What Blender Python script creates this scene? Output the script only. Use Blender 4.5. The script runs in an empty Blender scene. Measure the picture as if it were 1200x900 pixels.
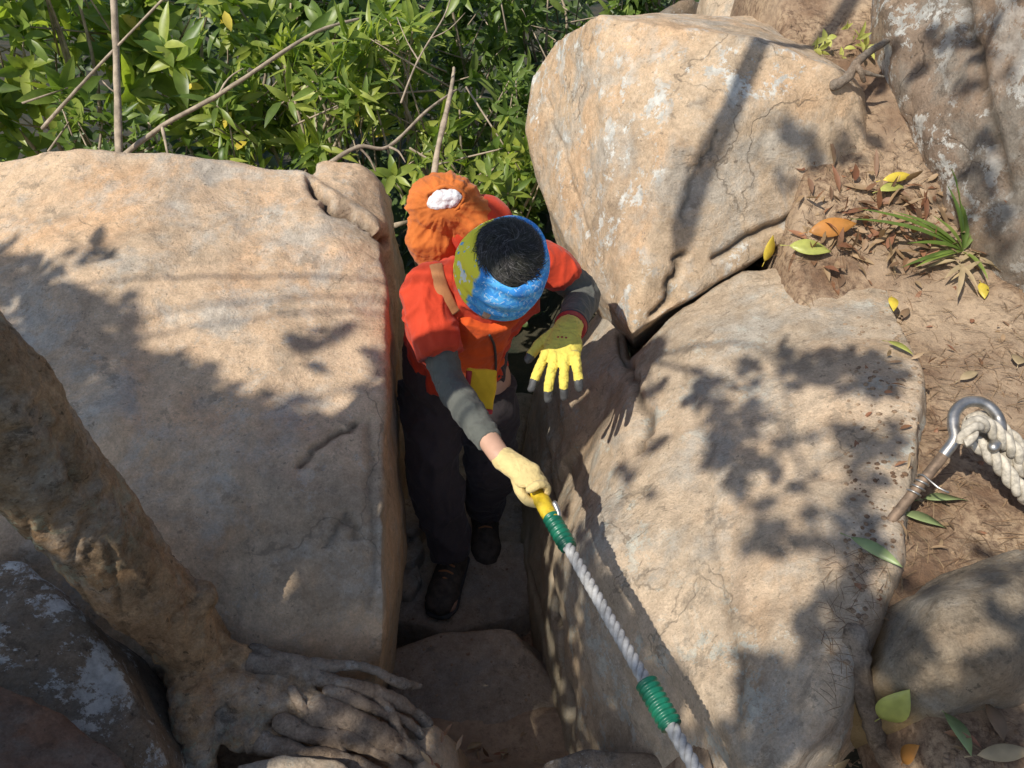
import bpy,bmesh,math,random
from mathutils import Vector,Matrix,noise
from mathutils.bvhtree import BVHTree
random.seed(7)
V=Vector
SC=bpy.context.scene
COL=SC.collection
CAM=V((0,0,2.35)); PIT=math.radians(42)
cp,sp=math.cos(PIT),math.sin(PIT)
def ray(px,py):
    u=(px-600)/900; v=(450-py)/900
    return V((u,cp+v*sp,-sp+v*cp))
def P(px,py,z):
    d=ray(px,py); return CAM+d*((z-CAM.z)/d.z)
def T(px,py,t): return CAM+ray(px,py)*t
SUN=V((.48,.40,-.78)).normalized()
# ---------------------------------------------------------------- materials
class NT:
    def __init__(s,name):
        s.m=bpy.data.materials.new(name); s.m.use_nodes=True
        s.t=s.m.node_tree; s.b=s.t.nodes['Principled BSDF']; s.pos=None
    def n(s,ty,**k):
        nd=s.t.nodes.new(ty)
        for a,b in k.items(): setattr(nd,a,b)
        return nd
    def l(s,a,b): s.t.links.new(a,b)
    def geo(s):
        if not s.pos: s.pos=s.n('ShaderNodeNewGeometry')
        return s.pos.outputs['Position']
    def noise(s,scale,detail=6,rough=.6,dist=0,vec=None,off=0):
        nd=s.n('ShaderNodeTexNoise'); nd.inputs['Scale'].default_value=scale
        nd.inputs['Detail'].default_value=detail; nd.inputs['Roughness'].default_value=rough
        nd.inputs['Distortion'].default_value=dist
        v=vec or s.geo()
        if off:
            a=s.n('ShaderNodeVectorMath',operation='ADD'); s.l(v,a.inputs[0]); a.inputs[1].default_value=(off,off*1.7,off*.6); v=a.outputs[0]
        s.l(v,nd.inputs['Vector']); return nd.outputs['Fac']
    def ramp(s,f,a,b,lo=0,hi=1):
        r=s.n('ShaderNodeMapRange'); r.inputs[1].default_value=a; r.inputs[2].default_value=b
        r.inputs[3].default_value=lo; r.inputs[4].default_value=hi; s.l(f,r.inputs[0]); return r.outputs[0]
    def mix(s,f,a,b,bl='MIX'):
        m=s.n('ShaderNodeMix',data_type='RGBA',blend_type=bl)
        for i,x in ((0,f),(6,a),(7,b)):
            if isinstance(x,(int,float)): m.inputs[i].default_value=x
            elif isinstance(x,tuple): m.inputs[i].default_value=(*x,1)
            else: s.l(x,m.inputs[i])
        return m.outputs[2]
    def math(s,op,a,b=0.):
        m=s.n('ShaderNodeMath',operation=op)
        for i,x in ((0,a),(1,b)):
            if isinstance(x,(int,float)): m.inputs[i].default_value=x
            else: s.l(x,m.inputs[i])
        return m.outputs[0]
    def col(s,c):
        if isinstance(c,tuple): s.b.inputs['Base Color'].default_value=(*c,1)
        else: s.l(c,s.b.inputs['Base Color'])
    def bump(s,h,st=.5,d=.01,prev=None):
        b=s.n('ShaderNodeBump'); b.inputs['Strength'].default_value=st; b.inputs['Distance'].default_value=d
        s.l(h,b.inputs['Height'])
        if prev: s.l(prev,b.inputs['Normal'])
        s.l(b.outputs[0],s.b.inputs['Normal']); return b.outputs[0]
    def rough(s,r):
        if isinstance(r,(int,float)): s.b.inputs['Roughness'].default_value=r
        else: s.l(r,s.b.inputs['Roughness'])

def rock_mat(name,light,mid,dark,lich=.5,lcol=(.66,.66,.6),off=1.,zlo=.2,zhi=1.05,lth=.56,lscale=11,zd=.5,warmth=.5,crk=.5,lmask=(.42,.52),grain=.9,stain=None):
    m=NT(name)
    c=m.mix(m.ramp(m.noise(1.5,8,.62,.5,off=off),.40,.60),mid,light)
    c=m.mix(m.ramp(m.noise(2.9,9,.7,.7,off=off+3),.5,.66,0,.85),c,dark)
    warm=tuple(min(1,a*b) for a,b in zip(light,(1.06,.82,.6)))
    c=m.mix(m.ramp(m.noise(2.3,6,.65,.5,off=off+9),.5,.62,0,warmth),c,warm)
    gr=(light[0]*.70,light[0]*.65,light[0]*.56)
    c=m.mix(m.ramp(m.noise(4.3,8,.7,.3,off=off+13),.49,.61,0,.75),c,gr)
    fine=m.noise(30,9,.78,off=off)
    c=m.mix(.75*grain,c,m.mix(m.ramp(fine,.33,.67),(.56,.53,.5),(1.28,1.28,1.28)),'MULTIPLY')
    vf=m.noise(190,5,.8)
    c=m.mix(.5*grain,c,m.mix(m.ramp(vf,.33,.67),(.55,.53,.5),(1.42,1.42,1.42)),'MULTIPLY')
    c=m.mix(m.ramp(m.noise(14,8,.75,.3,off=off+5),.575,.62,0,.5),c,tuple(x*.6 for x in dark))
    c=m.mix(m.ramp(m.noise(70,4,.6,off=off+6),.64,.69,0,.6),c,tuple(x*.5 for x in dark))
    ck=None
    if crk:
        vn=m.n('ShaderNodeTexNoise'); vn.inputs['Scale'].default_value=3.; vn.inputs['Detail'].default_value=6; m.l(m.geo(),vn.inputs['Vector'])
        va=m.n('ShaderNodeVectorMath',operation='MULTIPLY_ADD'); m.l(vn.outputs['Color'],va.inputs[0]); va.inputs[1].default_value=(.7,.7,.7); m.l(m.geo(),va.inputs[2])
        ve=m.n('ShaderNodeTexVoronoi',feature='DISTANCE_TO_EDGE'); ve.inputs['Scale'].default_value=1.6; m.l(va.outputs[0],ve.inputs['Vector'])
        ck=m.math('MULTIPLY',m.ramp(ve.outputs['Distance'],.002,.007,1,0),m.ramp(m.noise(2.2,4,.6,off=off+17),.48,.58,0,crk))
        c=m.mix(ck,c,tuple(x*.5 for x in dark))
    l1=m.ramp(m.noise(lscale,9,.8,.2,off=off+2),lth,lth+.025)
    l2=m.ramp(m.noise(1.6,4,.6,off=off+7),*lmask)
    lf=m.math('MULTIPLY',m.math('MULTIPLY',l1,l2),lich)
    lc=m.mix(m.ramp(m.noise(25,5,.7),.4,.6),lcol,tuple(x*.6 for x in lcol))
    c=m.mix(lf,c,lc)
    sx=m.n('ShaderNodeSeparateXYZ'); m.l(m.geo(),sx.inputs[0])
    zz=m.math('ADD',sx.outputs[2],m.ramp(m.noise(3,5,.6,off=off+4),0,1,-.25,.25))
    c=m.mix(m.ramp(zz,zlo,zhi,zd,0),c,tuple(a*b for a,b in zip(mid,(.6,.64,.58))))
    if stain: c=m.mix(m.ramp(zz,stain[0],stain[1],.8,0),c,stain[2])
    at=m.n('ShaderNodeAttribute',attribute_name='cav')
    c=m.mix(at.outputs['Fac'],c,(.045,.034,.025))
    m.col(c); m.rough(.92); m.b.inputs['Specular IOR Level'].default_value=.15
    b=m.bump(m.noise(8,10,.72,.3,off=off),.8,.03)
    b=m.bump(m.math('SUBTRACT',fine,m.math('MULTIPLY',ck,.6)) if ck else fine,.65,.009,b)
    m.bump(vf,.5,.003,b)
    return m.m
def simple(name,c,rough=.7,spec=.4,metal=0,var=.25,scale=20,bs=.2,bd=.003,vec=None,c2=None):
    m=NT(name)
    d=c2 or tuple(x*(1-var) for x in c)
    m.col(m.mix(m.ramp(m.noise(scale,5,.6),.38,.62),d,c)); m.rough(rough)
    m.b.inputs['Specular IOR Level'].default_value=spec; m.b.inputs['Metallic'].default_value=metal
    if bs: m.bump(m.noise(scale*4,5,.6),bs,bd)
    return m.m
def fabric(name,c,scale=700,var=.2,wr=.4,ws=12):
    m=NT(name)
    m.col(m.mix(m.ramp(m.noise(14,5,.6),.35,.65),tuple(x*(1-var) for x in c),c)); m.rough(.85)
    m.b.inputs['Specular IOR Level'].default_value=.2
    m.b.inputs['Sheen Weight'].default_value=.1
    w=m.noise(ws,2,.45,1.0)
    b=m.bump(w,wr,.02)
    b=m.bump(m.noise(ws*3,3,.5,1.2),.35,.006,b)
    m.bump(m.noise(scale,2,.5),.25,.0008,b)
    return m.m
def leafmat(name,cols,rough=.38,trans=.3,spec=.5):
    m=NT(name)
    g=m.n('ShaderNodeNewGeometry')
    r=m.n('ShaderNodeValToRGB'); m.l(g.outputs['Random Per Island'],r.inputs[0])
    e=r.color_ramp.elements
    while len(e)<len(cols): e.new(.5)
    for i,cc in enumerate(cols):
        e[i].position=i/(len(cols)-1) if len(cols)>1 else 0; e[i].color=(*cc,1)
    c=m.mix(m.ramp(m.noise(30,3,.5),.35,.65,0,.3),r.outputs[0],(.03,.04,.01))
    m.col(c); m.rough(rough); m.b.inputs['Specular IOR Level'].default_value=spec
    tr=m.n('ShaderNodeBsdfTranslucent'); m.l(m.mix(1.,c,(1.9,2.1,.9),'MULTIPLY'),tr.inputs[0])
    mx=m.n('ShaderNodeMixShader'); mx.inputs[0].default_value=trans
    m.l(m.b.outputs[0],mx.inputs[1]); m.l(tr.outputs[0],mx.inputs[2])
    m.l(mx.outputs[0],m.t.nodes['Material Output'].inputs[0])
    return m.m
M={}
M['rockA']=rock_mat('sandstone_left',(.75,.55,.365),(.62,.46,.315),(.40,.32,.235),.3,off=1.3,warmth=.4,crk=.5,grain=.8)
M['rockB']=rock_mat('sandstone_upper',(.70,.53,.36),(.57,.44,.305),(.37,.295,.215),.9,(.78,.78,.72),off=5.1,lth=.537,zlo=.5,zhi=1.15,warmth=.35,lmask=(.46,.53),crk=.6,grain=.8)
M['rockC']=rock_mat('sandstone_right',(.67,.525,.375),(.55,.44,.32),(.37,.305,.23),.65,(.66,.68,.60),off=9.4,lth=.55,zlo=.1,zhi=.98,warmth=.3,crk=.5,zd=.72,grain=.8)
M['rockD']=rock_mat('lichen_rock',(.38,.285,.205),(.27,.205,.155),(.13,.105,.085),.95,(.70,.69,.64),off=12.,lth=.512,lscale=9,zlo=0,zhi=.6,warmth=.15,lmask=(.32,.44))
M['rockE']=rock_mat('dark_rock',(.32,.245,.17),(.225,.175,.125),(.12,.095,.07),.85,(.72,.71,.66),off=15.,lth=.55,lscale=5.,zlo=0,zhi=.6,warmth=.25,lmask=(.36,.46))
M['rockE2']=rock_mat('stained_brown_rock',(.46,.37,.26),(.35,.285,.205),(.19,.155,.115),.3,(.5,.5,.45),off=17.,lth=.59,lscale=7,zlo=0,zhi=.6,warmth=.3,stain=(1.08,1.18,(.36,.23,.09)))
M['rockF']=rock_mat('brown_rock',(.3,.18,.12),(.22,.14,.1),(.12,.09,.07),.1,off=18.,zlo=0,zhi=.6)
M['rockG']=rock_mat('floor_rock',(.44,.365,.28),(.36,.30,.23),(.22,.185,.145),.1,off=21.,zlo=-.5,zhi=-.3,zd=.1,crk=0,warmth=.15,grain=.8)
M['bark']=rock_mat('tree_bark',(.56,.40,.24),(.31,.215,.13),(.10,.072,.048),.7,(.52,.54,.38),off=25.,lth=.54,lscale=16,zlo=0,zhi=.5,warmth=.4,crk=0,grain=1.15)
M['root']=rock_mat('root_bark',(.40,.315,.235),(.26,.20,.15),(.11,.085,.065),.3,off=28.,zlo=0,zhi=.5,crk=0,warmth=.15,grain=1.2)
m=NT('soil')
c=m.mix(m.ramp(m.noise(5,8,.7),.40,.60),(.22,.13,.075),(.50,.36,.23))
c=m.mix(m.ramp(m.noise(60,5,.7),.46,.66),c,(.15,.09,.055))
c=m.mix(m.ramp(m.noise(2.,5,.6,off=4),.5,.6,0,.5),c,(.54,.41,.28))
m.col(c); m.rough(.95); b=m.bump(m.noise(25,9,.75),.8,.02); m.bump(m.noise(180,4,.7),.6,.004,b); M['soil']=m.m
m=NT('forest_ground')
m.col(m.mix(m.ramp(m.noise(3,8,.7),.4,.6),(.02,.025,.012),(.06,.05,.028))); m.rough(.95); m.bump(m.noise(25,9,.75),.8,.02); M['ground']=m.m
M['leafA']=leafmat('leaves_bright',[(.08,.14,.03),(.28,.36,.06),(.46,.50,.11),(.15,.24,.05),(.40,.45,.08),(.10,.17,.035),(.24,.33,.07)],.38,.38,.4)
M['leafB']=leafmat('leaves_deep',[(.06,.11,.025),(.17,.26,.05),(.29,.37,.09),(.09,.15,.035),(.20,.29,.07)],.4,.33,.4)
M['leafC']=leafmat('leaves_dark',[(.03,.06,.016),(.06,.10,.025),(.10,.15,.04)],.45,.25)
M['leafY']=leafmat('leaf_yellow',[(.72,.55,.06),(.75,.6,.1)],.4,.25)
M['leafYG']=leafmat('leaf_yellow_green',[(.5,.52,.14),(.56,.56,.16)],.4,.25)
M['leafG']=leafmat('leaf_fallen_green',[(.34,.42,.19),(.36,.44,.2)],.4,.25)
M['leafO']=leafmat('leaf_orange',[(.5,.22,.05),(.56,.25,.06)],.45,.2)
M['leafR']=leafmat('leaf_red_brown',[(.22,.09,.05),(.36,.17,.09),(.18,.10,.06),(.45,.31,.18),(.30,.18,.10)],.6,.1)
M['leafT']=leafmat('leaf_tan',[(.4,.3,.17),(.45,.34,.2)],.6,.1)
M['needle']=leafmat('needles',[(.2,.11,.06),(.32,.2,.11),(.13,.07,.045),(.4,.28,.16)],.7,.05)
M['stick']=simple('twig_bark',(.46,.37,.27),.8,.3,0,.45,25,.5,.004)
M['rope']=simple('rope_fibre',(.53,.515,.49),.9,.15,0,.4,60,.3,.0006)
M['rope2']=simple('pale_rope_fibre',(.60,.54,.44),.85,.2,0,.45,80,.5,.001)
M['green']=simple('green_plastic',(.012,.18,.10),.35,.5,0,.35,40,.1,.001)
M['yellow']=simple('yellow_plastic',(.72,.5,.03),.45,.5,0,.35,50,.2,.001)
M['steel']=simple('steel',(.52,.50,.47),.42,.5,.9,.4,40,.25,.0008)
M['rust']=simple('weathered_steel',(.27,.19,.13),.65,.4,.35,.5,50,.4,.001)
M['red']=fabric('red_jersey',(.60,.058,.022),ws=10,wr=.8)
M['orange']=fabric('orange_vest',(.76,.11,.02),wr=.6)
M['cover']=fabric('orange_cover',(.62,.17,.035),900,.3,.6,14)
M['strap']=fabric('tan_strap',(.42,.19,.08),wr=.2)
M['grey']=fabric('grey_sleeve',(.12,.125,.108),ws=22,wr=.5)
M['black']=fabric('dark_trousers',(.056,.046,.048),ws=10,wr=.9)
M['boot']=simple('boot_leather',(.085,.07,.055),.7,.3,0,.5,40,.5,.004)
M['sole']=simple('boot_sole',(.06,.06,.058),.8)
M['skin']=simple('skin',(.55,.33,.23),.5,.4,0,.12,30,.1,.001)
M['hairbase']=simple('hair_base',(.014,.012,.011),.8,.1,0,.3,60)
M['hair']=leafmat('hair_strands',[(.012,.010,.010),(.05,.044,.04),(.018,.014,.012),(.15,.14,.135)],.55,.0,.35)
M['glove']=fabric('yellow_glove',(.80,.64,.12),wr=.5,ws=30); M['glovep']=fabric('pale_glove',(.70,.54,.24),wr=.3,ws=30)
M['gblack']=simple('black_rubber',(.07,.07,.07),.6,.4)
M['wband']=simple('red_band',(.45,.03,.03),.5)
M['pouch']=fabric('yellow_pouch',(.8,.5,.03))
M['white']=simple('white_wrap',(.8,.77,.78),.35,.5,0,.15,60,.5,.004)
M['eye']=simple('eye_white',(.7,.68,.65),.2,.5,0,.05,5,0)
M['lip']=simple('lips',(.4,.14,.11),.4,.4,0,.1,30)
# ---------------------------------------------------------------- object helpers
def obj(name,me,mat=None,parent=None):
    o=bpy.data.objects.new(name,me); COL.objects.link(o)
    if mat:
        for x in (mat if isinstance(mat,list) else [mat]): me.materials.append(x)
    if parent:
        o.parent=parent; o.matrix_parent_inverse=Matrix.Translation(-V(parent.location))
    return o
def tag(o,label=None,cat=None,group=None,kind=None):
    if label:o['label']=label
    if cat:o['category']=cat
    if group:o['group']=group
    if kind:o['kind']=kind
    return o
def empty(name,loc,label,cat,group=None):
    o=bpy.data.objects.new(name,None); COL.objects.link(o); o.location=loc; o.empty_display_size=.1
    return tag(o,label,cat,group)
def smooth(me):
    me.polygons.foreach_set('use_smooth',[True]*len(me.polygons)); me.update()
def bm2me(bm,name='m',sm=True):
    me=bpy.data.meshes.new(name); bm.to_mesh(me); bm.free()
    if sm: smooth(me)
    return me
def recenter(o):
    vs=o.data.vertices
    c=sum((v.co for v in vs),V())/len(vs); c.z=min(v.co.z for v in vs)
    o.data.transform(Matrix.Translation(-c)); o.location=c
def ell(bm,c,r,rot=None,u=20,v=14):
    m=Matrix.Translation(c)@(rot.to_4x4() if rot else Matrix.Identity(4))@Matrix.Diagonal((*r,1)) if not isinstance(r,(int,float)) else Matrix.Translation(c)@Matrix.Scale(r,4)
    bmesh.ops.create_uvsphere(bm,u_segments=u,v_segments=v,radius=1,matrix=m)
def resample(pts,rad,k=6):
    pts=[V(p) for p in pts]; rad=[(r,r) if isinstance(r,(int,float)) else r for r in rad]
    if k<=1 or len(pts)<2: return pts,rad
    op,orr=[],[]
    n=len(pts)
    for i in range(n-1):
        p0=pts[max(i-1,0)];p1=pts[i];p2=pts[i+1];p3=pts[min(i+2,n-1)]
        for j in range(k):
            t=j/k
            q=.5*((2*p1)+(p2-p0)*t+(2*p0-5*p1+4*p2-p3)*t*t+(3*p1-p0-3*p2+p3)*t**3)
            op.append(q); s=t*t*(3-2*t)
            orr.append((rad[i][0]*(1-s)+rad[i+1][0]*s,rad[i][1]*(1-s)+rad[i+1][1]*s))
    op.append(pts[-1]); orr.append(rad[-1]); return op,orr
def loft(bm,pts,rad,side=None,n=20,k=6,rnd=True,wob=None):
    pts,rad=resample(pts,rad,k)
    N=len(pts)
    tans=[(pts[min(i+1,N-1)]-pts[max(i-1,0)]).normalized() for i in range(N)]
    if side is None:
        side=V((1,0,0)) if abs(tans[0].x)<.8 else V((0,0,1))
    s=V(side); frames=[]
    for t in tans:
        s2=s-t*s.dot(t)
        if s2.length<1e-5: s2=t.orthogonal()
        s2.normalize(); frames.append((s2,t.cross(s2)))
        s=s2
    rings=[]
    if rnd:
        for a in (80,55,28):
            ca,sa=math.cos(math.radians(a)),math.sin(math.radians(a))
            rings.append((pts[0]-tans[0]*min(rad[0])*sa,(rad[0][0]*ca,rad[0][1]*ca),frames[0]))
    for i in range(N): rings.append((pts[i],rad[i],frames[i]))
    if rnd:
        for a in (28,55,80):
            ca,sa=math.cos(math.radians(a)),math.sin(math.radians(a))
            rings.append((pts[-1]+tans[-1]*min(rad[-1])*sa,(rad[-1][0]*ca,rad[-1][1]*ca),frames[-1]))
    vr=[]
    for c,r,(sx,sy) in rings:
        row=[]
        for j in range(n):
            a=2*math.pi*j/n
            q=c+sx*math.cos(a)*r[0]+sy*math.sin(a)*r[1]
            row.append(bm.verts.new(q))
        vr.append(row)
    for i in range(len(vr)-1):
        for j in range(n):
            bm.faces.new((vr[i][j],vr[i][(j+1)%n],vr[i+1][(j+1)%n],vr[i+1][j]))
    bm.faces.new(list(reversed(vr[0]))); bm.faces.new(vr[-1])
def vox(bm,size,it=6,fac=.5):
    bmesh.ops.recalc_face_normals(bm,faces=bm.faces)
    me=bm2me(bm,'tmp'); o=bpy.data.objects.new('tmp',me); COL.objects.link(o)
    r=o.modifiers.new('r','REMESH'); r.mode='VOXEL'; r.voxel_size=size; r.use_smooth_shade=True
    if it:
        s=o.modifiers.new('s','SMOOTH'); s.factor=fac; s.iterations=it
    dg=bpy.context.evaluated_depsgraph_get(); dg.update()
    m2=bpy.data.meshes.new_from_object(o.evaluated_get(dg))
    bpy.data.objects.remove(o); bpy.data.meshes.remove(me); smooth(m2); return m2
def displace(me,f):
    me.update(); co=[(v.co.copy(),v.normal.copy()) for v in me.vertices]
    for v,(c,n) in zip(me.vertices,co):
        v.co=c+n*f(c,n)
    me.update()
def fr(p,s,o=4,h=.9): return noise.fractal(p*s,h,2.1,o)
def mkbvh(me): return BVHTree.FromPolygons([v.co.copy() for v in me.vertices],[tuple(p.vertices) for p in me.polygons])
BV=[]; PB=[]; TB=[]
def addbvh(me): BV.append(mkbvh(me))
def hit(px,py,only=None):
    d=ray(px,py).normalized(); best=None
    for b in (BV if only is None else only):
        h=b.ray_cast(CAM,d,60)
        if h[0] is not None and (best is None or h[3]<best[2]): best=(h[0],h[1] if h[1].dot(d)<0 else -h[1],h[3])
    return best
def segd(p,a,b):
    ab=b-a; t=max(0,min(1,(p-a).dot(ab)/max(ab.length_squared,1e-9))); return (p-a-ab*t).length
def rock(name,hulls,mat,voxel=.014,it=14,amp=.02,seed=0,cracks=(),label=None,cat='rock',parent=None,group=None,ridge=.008,register=True,chip=.0):
    bm=bmesh.new()
    for pts in hulls:
        vs=[bm.verts.new(p) for p in pts]
        r=bmesh.ops.convex_hull(bm,input=vs)
        junk=[g for g in r['geom_interior'] if isinstance(g,bmesh.types.BMVert)]
        if junk: bmesh.ops.delete(bm,geom=junk,context='VERTS')
    me=vox(bm,voxel,it,.6)
    so=V((seed*3.1,seed*1.7,seed*2.3))
    lines=[]
    if cracks:
        bv=mkbvh(me)
        for pl,w,dp in cracks:
            q=[]
            for i in range(len(pl)-1):
                for j in range(6):
                    t=j/6
                    x=pl[i][0]*(1-t)+pl[i+1][0]*t+random.uniform(-4,4); y=pl[i][1]*(1-t)+pl[i+1][1]*t+random.uniform(-4,4)
                    h=hit(x,y,[bv])
                    if h: q.append(h[0])
            if len(q)>1: lines.append((q,w,dp,min(v.x for v in q)-.1,max(v.x for v in q)+.1,min(v.y for v in q)-.1,max(v.y for v in q)+.1))
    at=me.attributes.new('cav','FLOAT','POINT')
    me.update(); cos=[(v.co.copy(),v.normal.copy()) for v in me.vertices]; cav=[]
    for i,(c,n) in enumerate(cos):
        p=c+so
        d=amp*fr(p,1.9,4,.9)+amp*.28*fr(p,7,5,.75)
        rr=noise.noise(p*1.6+V((5,5,5)))
        d-=ridge*max(0,1-abs(rr)/.03)*max(0,min(1,noise.noise(p*1.1)*3))
        if chip:
            s_=noise.noise(p*2.7+V((3,8,1)))+.25*noise.noise(p*9); d+=chip*max(-1,min(1,s_*14))
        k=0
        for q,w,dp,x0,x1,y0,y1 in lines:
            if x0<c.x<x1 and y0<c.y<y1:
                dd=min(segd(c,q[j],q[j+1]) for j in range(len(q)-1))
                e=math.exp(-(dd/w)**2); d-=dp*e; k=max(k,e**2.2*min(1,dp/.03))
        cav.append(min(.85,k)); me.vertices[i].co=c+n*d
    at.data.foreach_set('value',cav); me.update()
    if register: addbvh(me)
    o=obj(name,me,mat,parent)
    if label: tag(o,label,cat,group)
    return o
# ---------------------------------------------------------------- terrain
def ss(a,b,x):
    t=max(0,min(1,(x-a)/(b-a))); return t*t*(3-2*t)
def gz(x,y):
    cz=.62-.34*ss(.55,.85,y)-.3*ss(.9,1.25,y)-.18*ss(1.6,2.4,y)
    inx=ss(-.5,-.38,x)*(1-ss(.2,.4,x))
    bank=.66 if x<0 else 1.0
    bank=bank-.85*ss(1.0,2.4,y)
    z=bank*(1-inx)+cz*inx
    z-=max(0,y-2.4)*.16*(1-ss(20,40,y)*.6) if y<40 else 3.4
    if x>1.3 : z+=.9*ss(1.3,3,x)*(1-ss(3,6,y))
    r=math.hypot(x,y); 
    return z+.03*noise.noise(V((x*2,y*2,0)))+ (0.5*noise.noise(V((x*.1,y*.1,3))) if r>8 else 0)
def grid(xs,ys,f):
    me=bpy.data.meshes.new('g'); nx=len(xs)
    vs=[(x,y,f(x,y)) for y in ys for x in xs]
    fs=[(j*nx+i,j*nx+i+1,(j+1)*nx+i+1,(j+1)*nx+i) for j in range(len(ys)-1) for i in range(nx-1)]
    me.from_pydata(vs,[],fs); smooth(me); return me
S=[ -5.5+11*i/239 for i in range(240)]
a_=160/math.sinh(5.5)
xs=[a_*math.sinh(s) for s in S]; ys=[1+a_*math.sinh(s) for s in S]
me=grid(xs,ys,gz); addbvh(me)
tag(obj('ground',me,M['ground']),kind='structure')
def sz(x,y):
    z=1.2+.36*ss(1.5,2.3,y)+.25*ss(2.3,3,y)+.04*ss(.9,1.3,x)
    z-=.9*(1-ss(.50,.64,x-.10*ss(.9,1.3,y)-.1*ss(1.6,2.2,y)))
    z-=1.2*ss(2.9,3.3,y)
    p=V((x,y,0)); return z+.022*fr(p,3,5)+.010*fr(p,14,4)
me=grid([.42+i*.0125 for i in range(170)],[.1+i*.0135 for i in range(240)],sz); addbvh(me)
tag(obj('soil_bank',me,M['soil']),kind='structure')
me=grid([-.9+i*.015 for i in range(84)],[.3+i*.015 for i in range(150)],lambda x,y:gz(x,y)+.03+.02*fr(V((x,y,0)),5,4)); addbvh(me)
tag(obj('path',me,M['soil']),kind='structure')
# ---------------------------------------------------------------- rocks
L=[P(-170,225,1.25),P(-60,200,1.32),P(0,190,1.34),P(90,180,1.36),P(200,181,1.36),P(350,194,1.32),P(378,215,1.29),
   P(442,262,1.20),P(452,330,1.16),P(450,450,1.10),P(450,600,1.0),P(454,690,.9),P(456,765,.77),P(430,795,.70),P(390,815,.70),P(250,800,.80),P(100,760,.86),P(-170,700,.98),
   T(250,330,2.02),T(120,500,1.70),T(330,560,1.68),T(300,430,1.84),
   (-.50,.80,-.3),(-.44,1.0,-.3),(-.44,2.3,-.3),(-1.95,2.7,-.3),(-1.95,.8,-.3),(-1.5,2.75,.9),(-.6,2.6,.9),(-.42,1.4,.3),(-.38,1.0,.3)]
L2=[P(370,190,1.28),P(422,190,1.26),P(446,215,1.2),P(450,262,1.15),P(400,262,1.22),(-.40,2.0,-.2),(-.40,2.5,-.2),(-.8,2.6,-.2),(-.8,2.0,-.2),(-.42,2.45,1.0)]
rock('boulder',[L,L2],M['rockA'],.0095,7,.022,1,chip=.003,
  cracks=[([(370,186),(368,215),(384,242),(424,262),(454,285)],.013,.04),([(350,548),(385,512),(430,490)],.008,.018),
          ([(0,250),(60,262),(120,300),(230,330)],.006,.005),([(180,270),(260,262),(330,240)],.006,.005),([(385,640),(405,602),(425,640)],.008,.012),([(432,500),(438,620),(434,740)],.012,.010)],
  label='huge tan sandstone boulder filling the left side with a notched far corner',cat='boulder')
R=[P(740,394,1.02),P(790,338,1.1),P(900,280,1.2),P(990,240,1.3),P(1022,200,1.38),P(1008,115,1.55),P(982,82,1.62),P(870,42,1.68),P(760,26,1.68),P(702,18,1.66),
   P(652,48,1.5),P(626,90,1.35),P(618,150,1.2),P(640,240,1.05),P(690,330,1.0),T(790,170,2.0),T(700,120,2.2),T(900,150,2.02),T(850,90,2.03),
   (.2,2.9,.7),(.95,2.85,1.5),(1.2,2.5,1.4),(.25,2.6,.5),(.52,2.12,.75),(.93,2.4,.93),(.40,1.93,.77)]
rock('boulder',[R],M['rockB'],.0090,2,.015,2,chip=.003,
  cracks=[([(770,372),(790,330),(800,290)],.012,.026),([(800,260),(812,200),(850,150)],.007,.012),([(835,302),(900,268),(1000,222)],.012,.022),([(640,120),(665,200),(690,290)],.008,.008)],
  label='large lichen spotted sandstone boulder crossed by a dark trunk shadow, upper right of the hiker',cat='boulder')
Sl=[P(757,406,.99),P(800,357,1.07),P(870,319,1.14),P(960,310,1.195),P(1045,324,1.235),P(1085,450,1.26),P(1055,640,1.25),P(1008,720,1.23),P(988,800,1.20),P(905,930,1.1),
    P(735,450,.93),P(702,600,.9),P(705,650,.93),P(790,760,1.0),P(862,850,1.02),P(900,980,1.0),T(900,450,1.79),T(860,600,1.545),T(980,400,1.79),
    (.12,.85,.1),(.12,.6,.1),(0.02,1.62,.05),(.05,1.9,.1),(.05,1.6,-.3),(.2,.6,-.3),(1.2,.6,-.3),(1.2,1.9,-.3),(.2,2.1,-.3)]
Sl2=[P(628,440,.5),P(665,440,.72),P(722,432,.88),P(740,470,.88),P(655,540,.62),P(610,560,.2),(.05,1.6,-.3),(.07,2.3,-.3),(.6,2.2,-.3),(.6,1.7,-.3),(.35,2.1,.85),(.13,2.25,.3)]
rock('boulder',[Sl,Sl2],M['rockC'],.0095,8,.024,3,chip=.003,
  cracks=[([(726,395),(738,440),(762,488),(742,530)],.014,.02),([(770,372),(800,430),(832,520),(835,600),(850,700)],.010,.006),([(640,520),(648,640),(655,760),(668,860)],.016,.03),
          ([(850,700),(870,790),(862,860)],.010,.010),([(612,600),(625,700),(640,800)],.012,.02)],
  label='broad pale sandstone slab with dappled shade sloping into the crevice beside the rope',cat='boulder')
D=[T(1033,-40,2.1),T(1050,60,2.08),T(1082,150,2.02),T(1130,240,1.97),T(1165,302,1.92),T(1235,340,1.8),(1.15,2.3,2.3),(1.25,1.75,2.2),(1.6,1.3,2.2),(2.3,1.2,2.0),(2.3,2.6,2.3),(1.3,2.9,1.3),
   (1.2,2.5,1.2),(1.4,1.4,1.0),(2.3,1.2,.9),(2.3,2.6,.9),(1.15,2.0,1.2)]
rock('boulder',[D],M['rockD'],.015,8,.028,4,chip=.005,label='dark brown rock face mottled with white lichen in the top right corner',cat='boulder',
   cracks=[([(1120,0),(1160,120),(1190,250)],.015,.02)])
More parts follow.
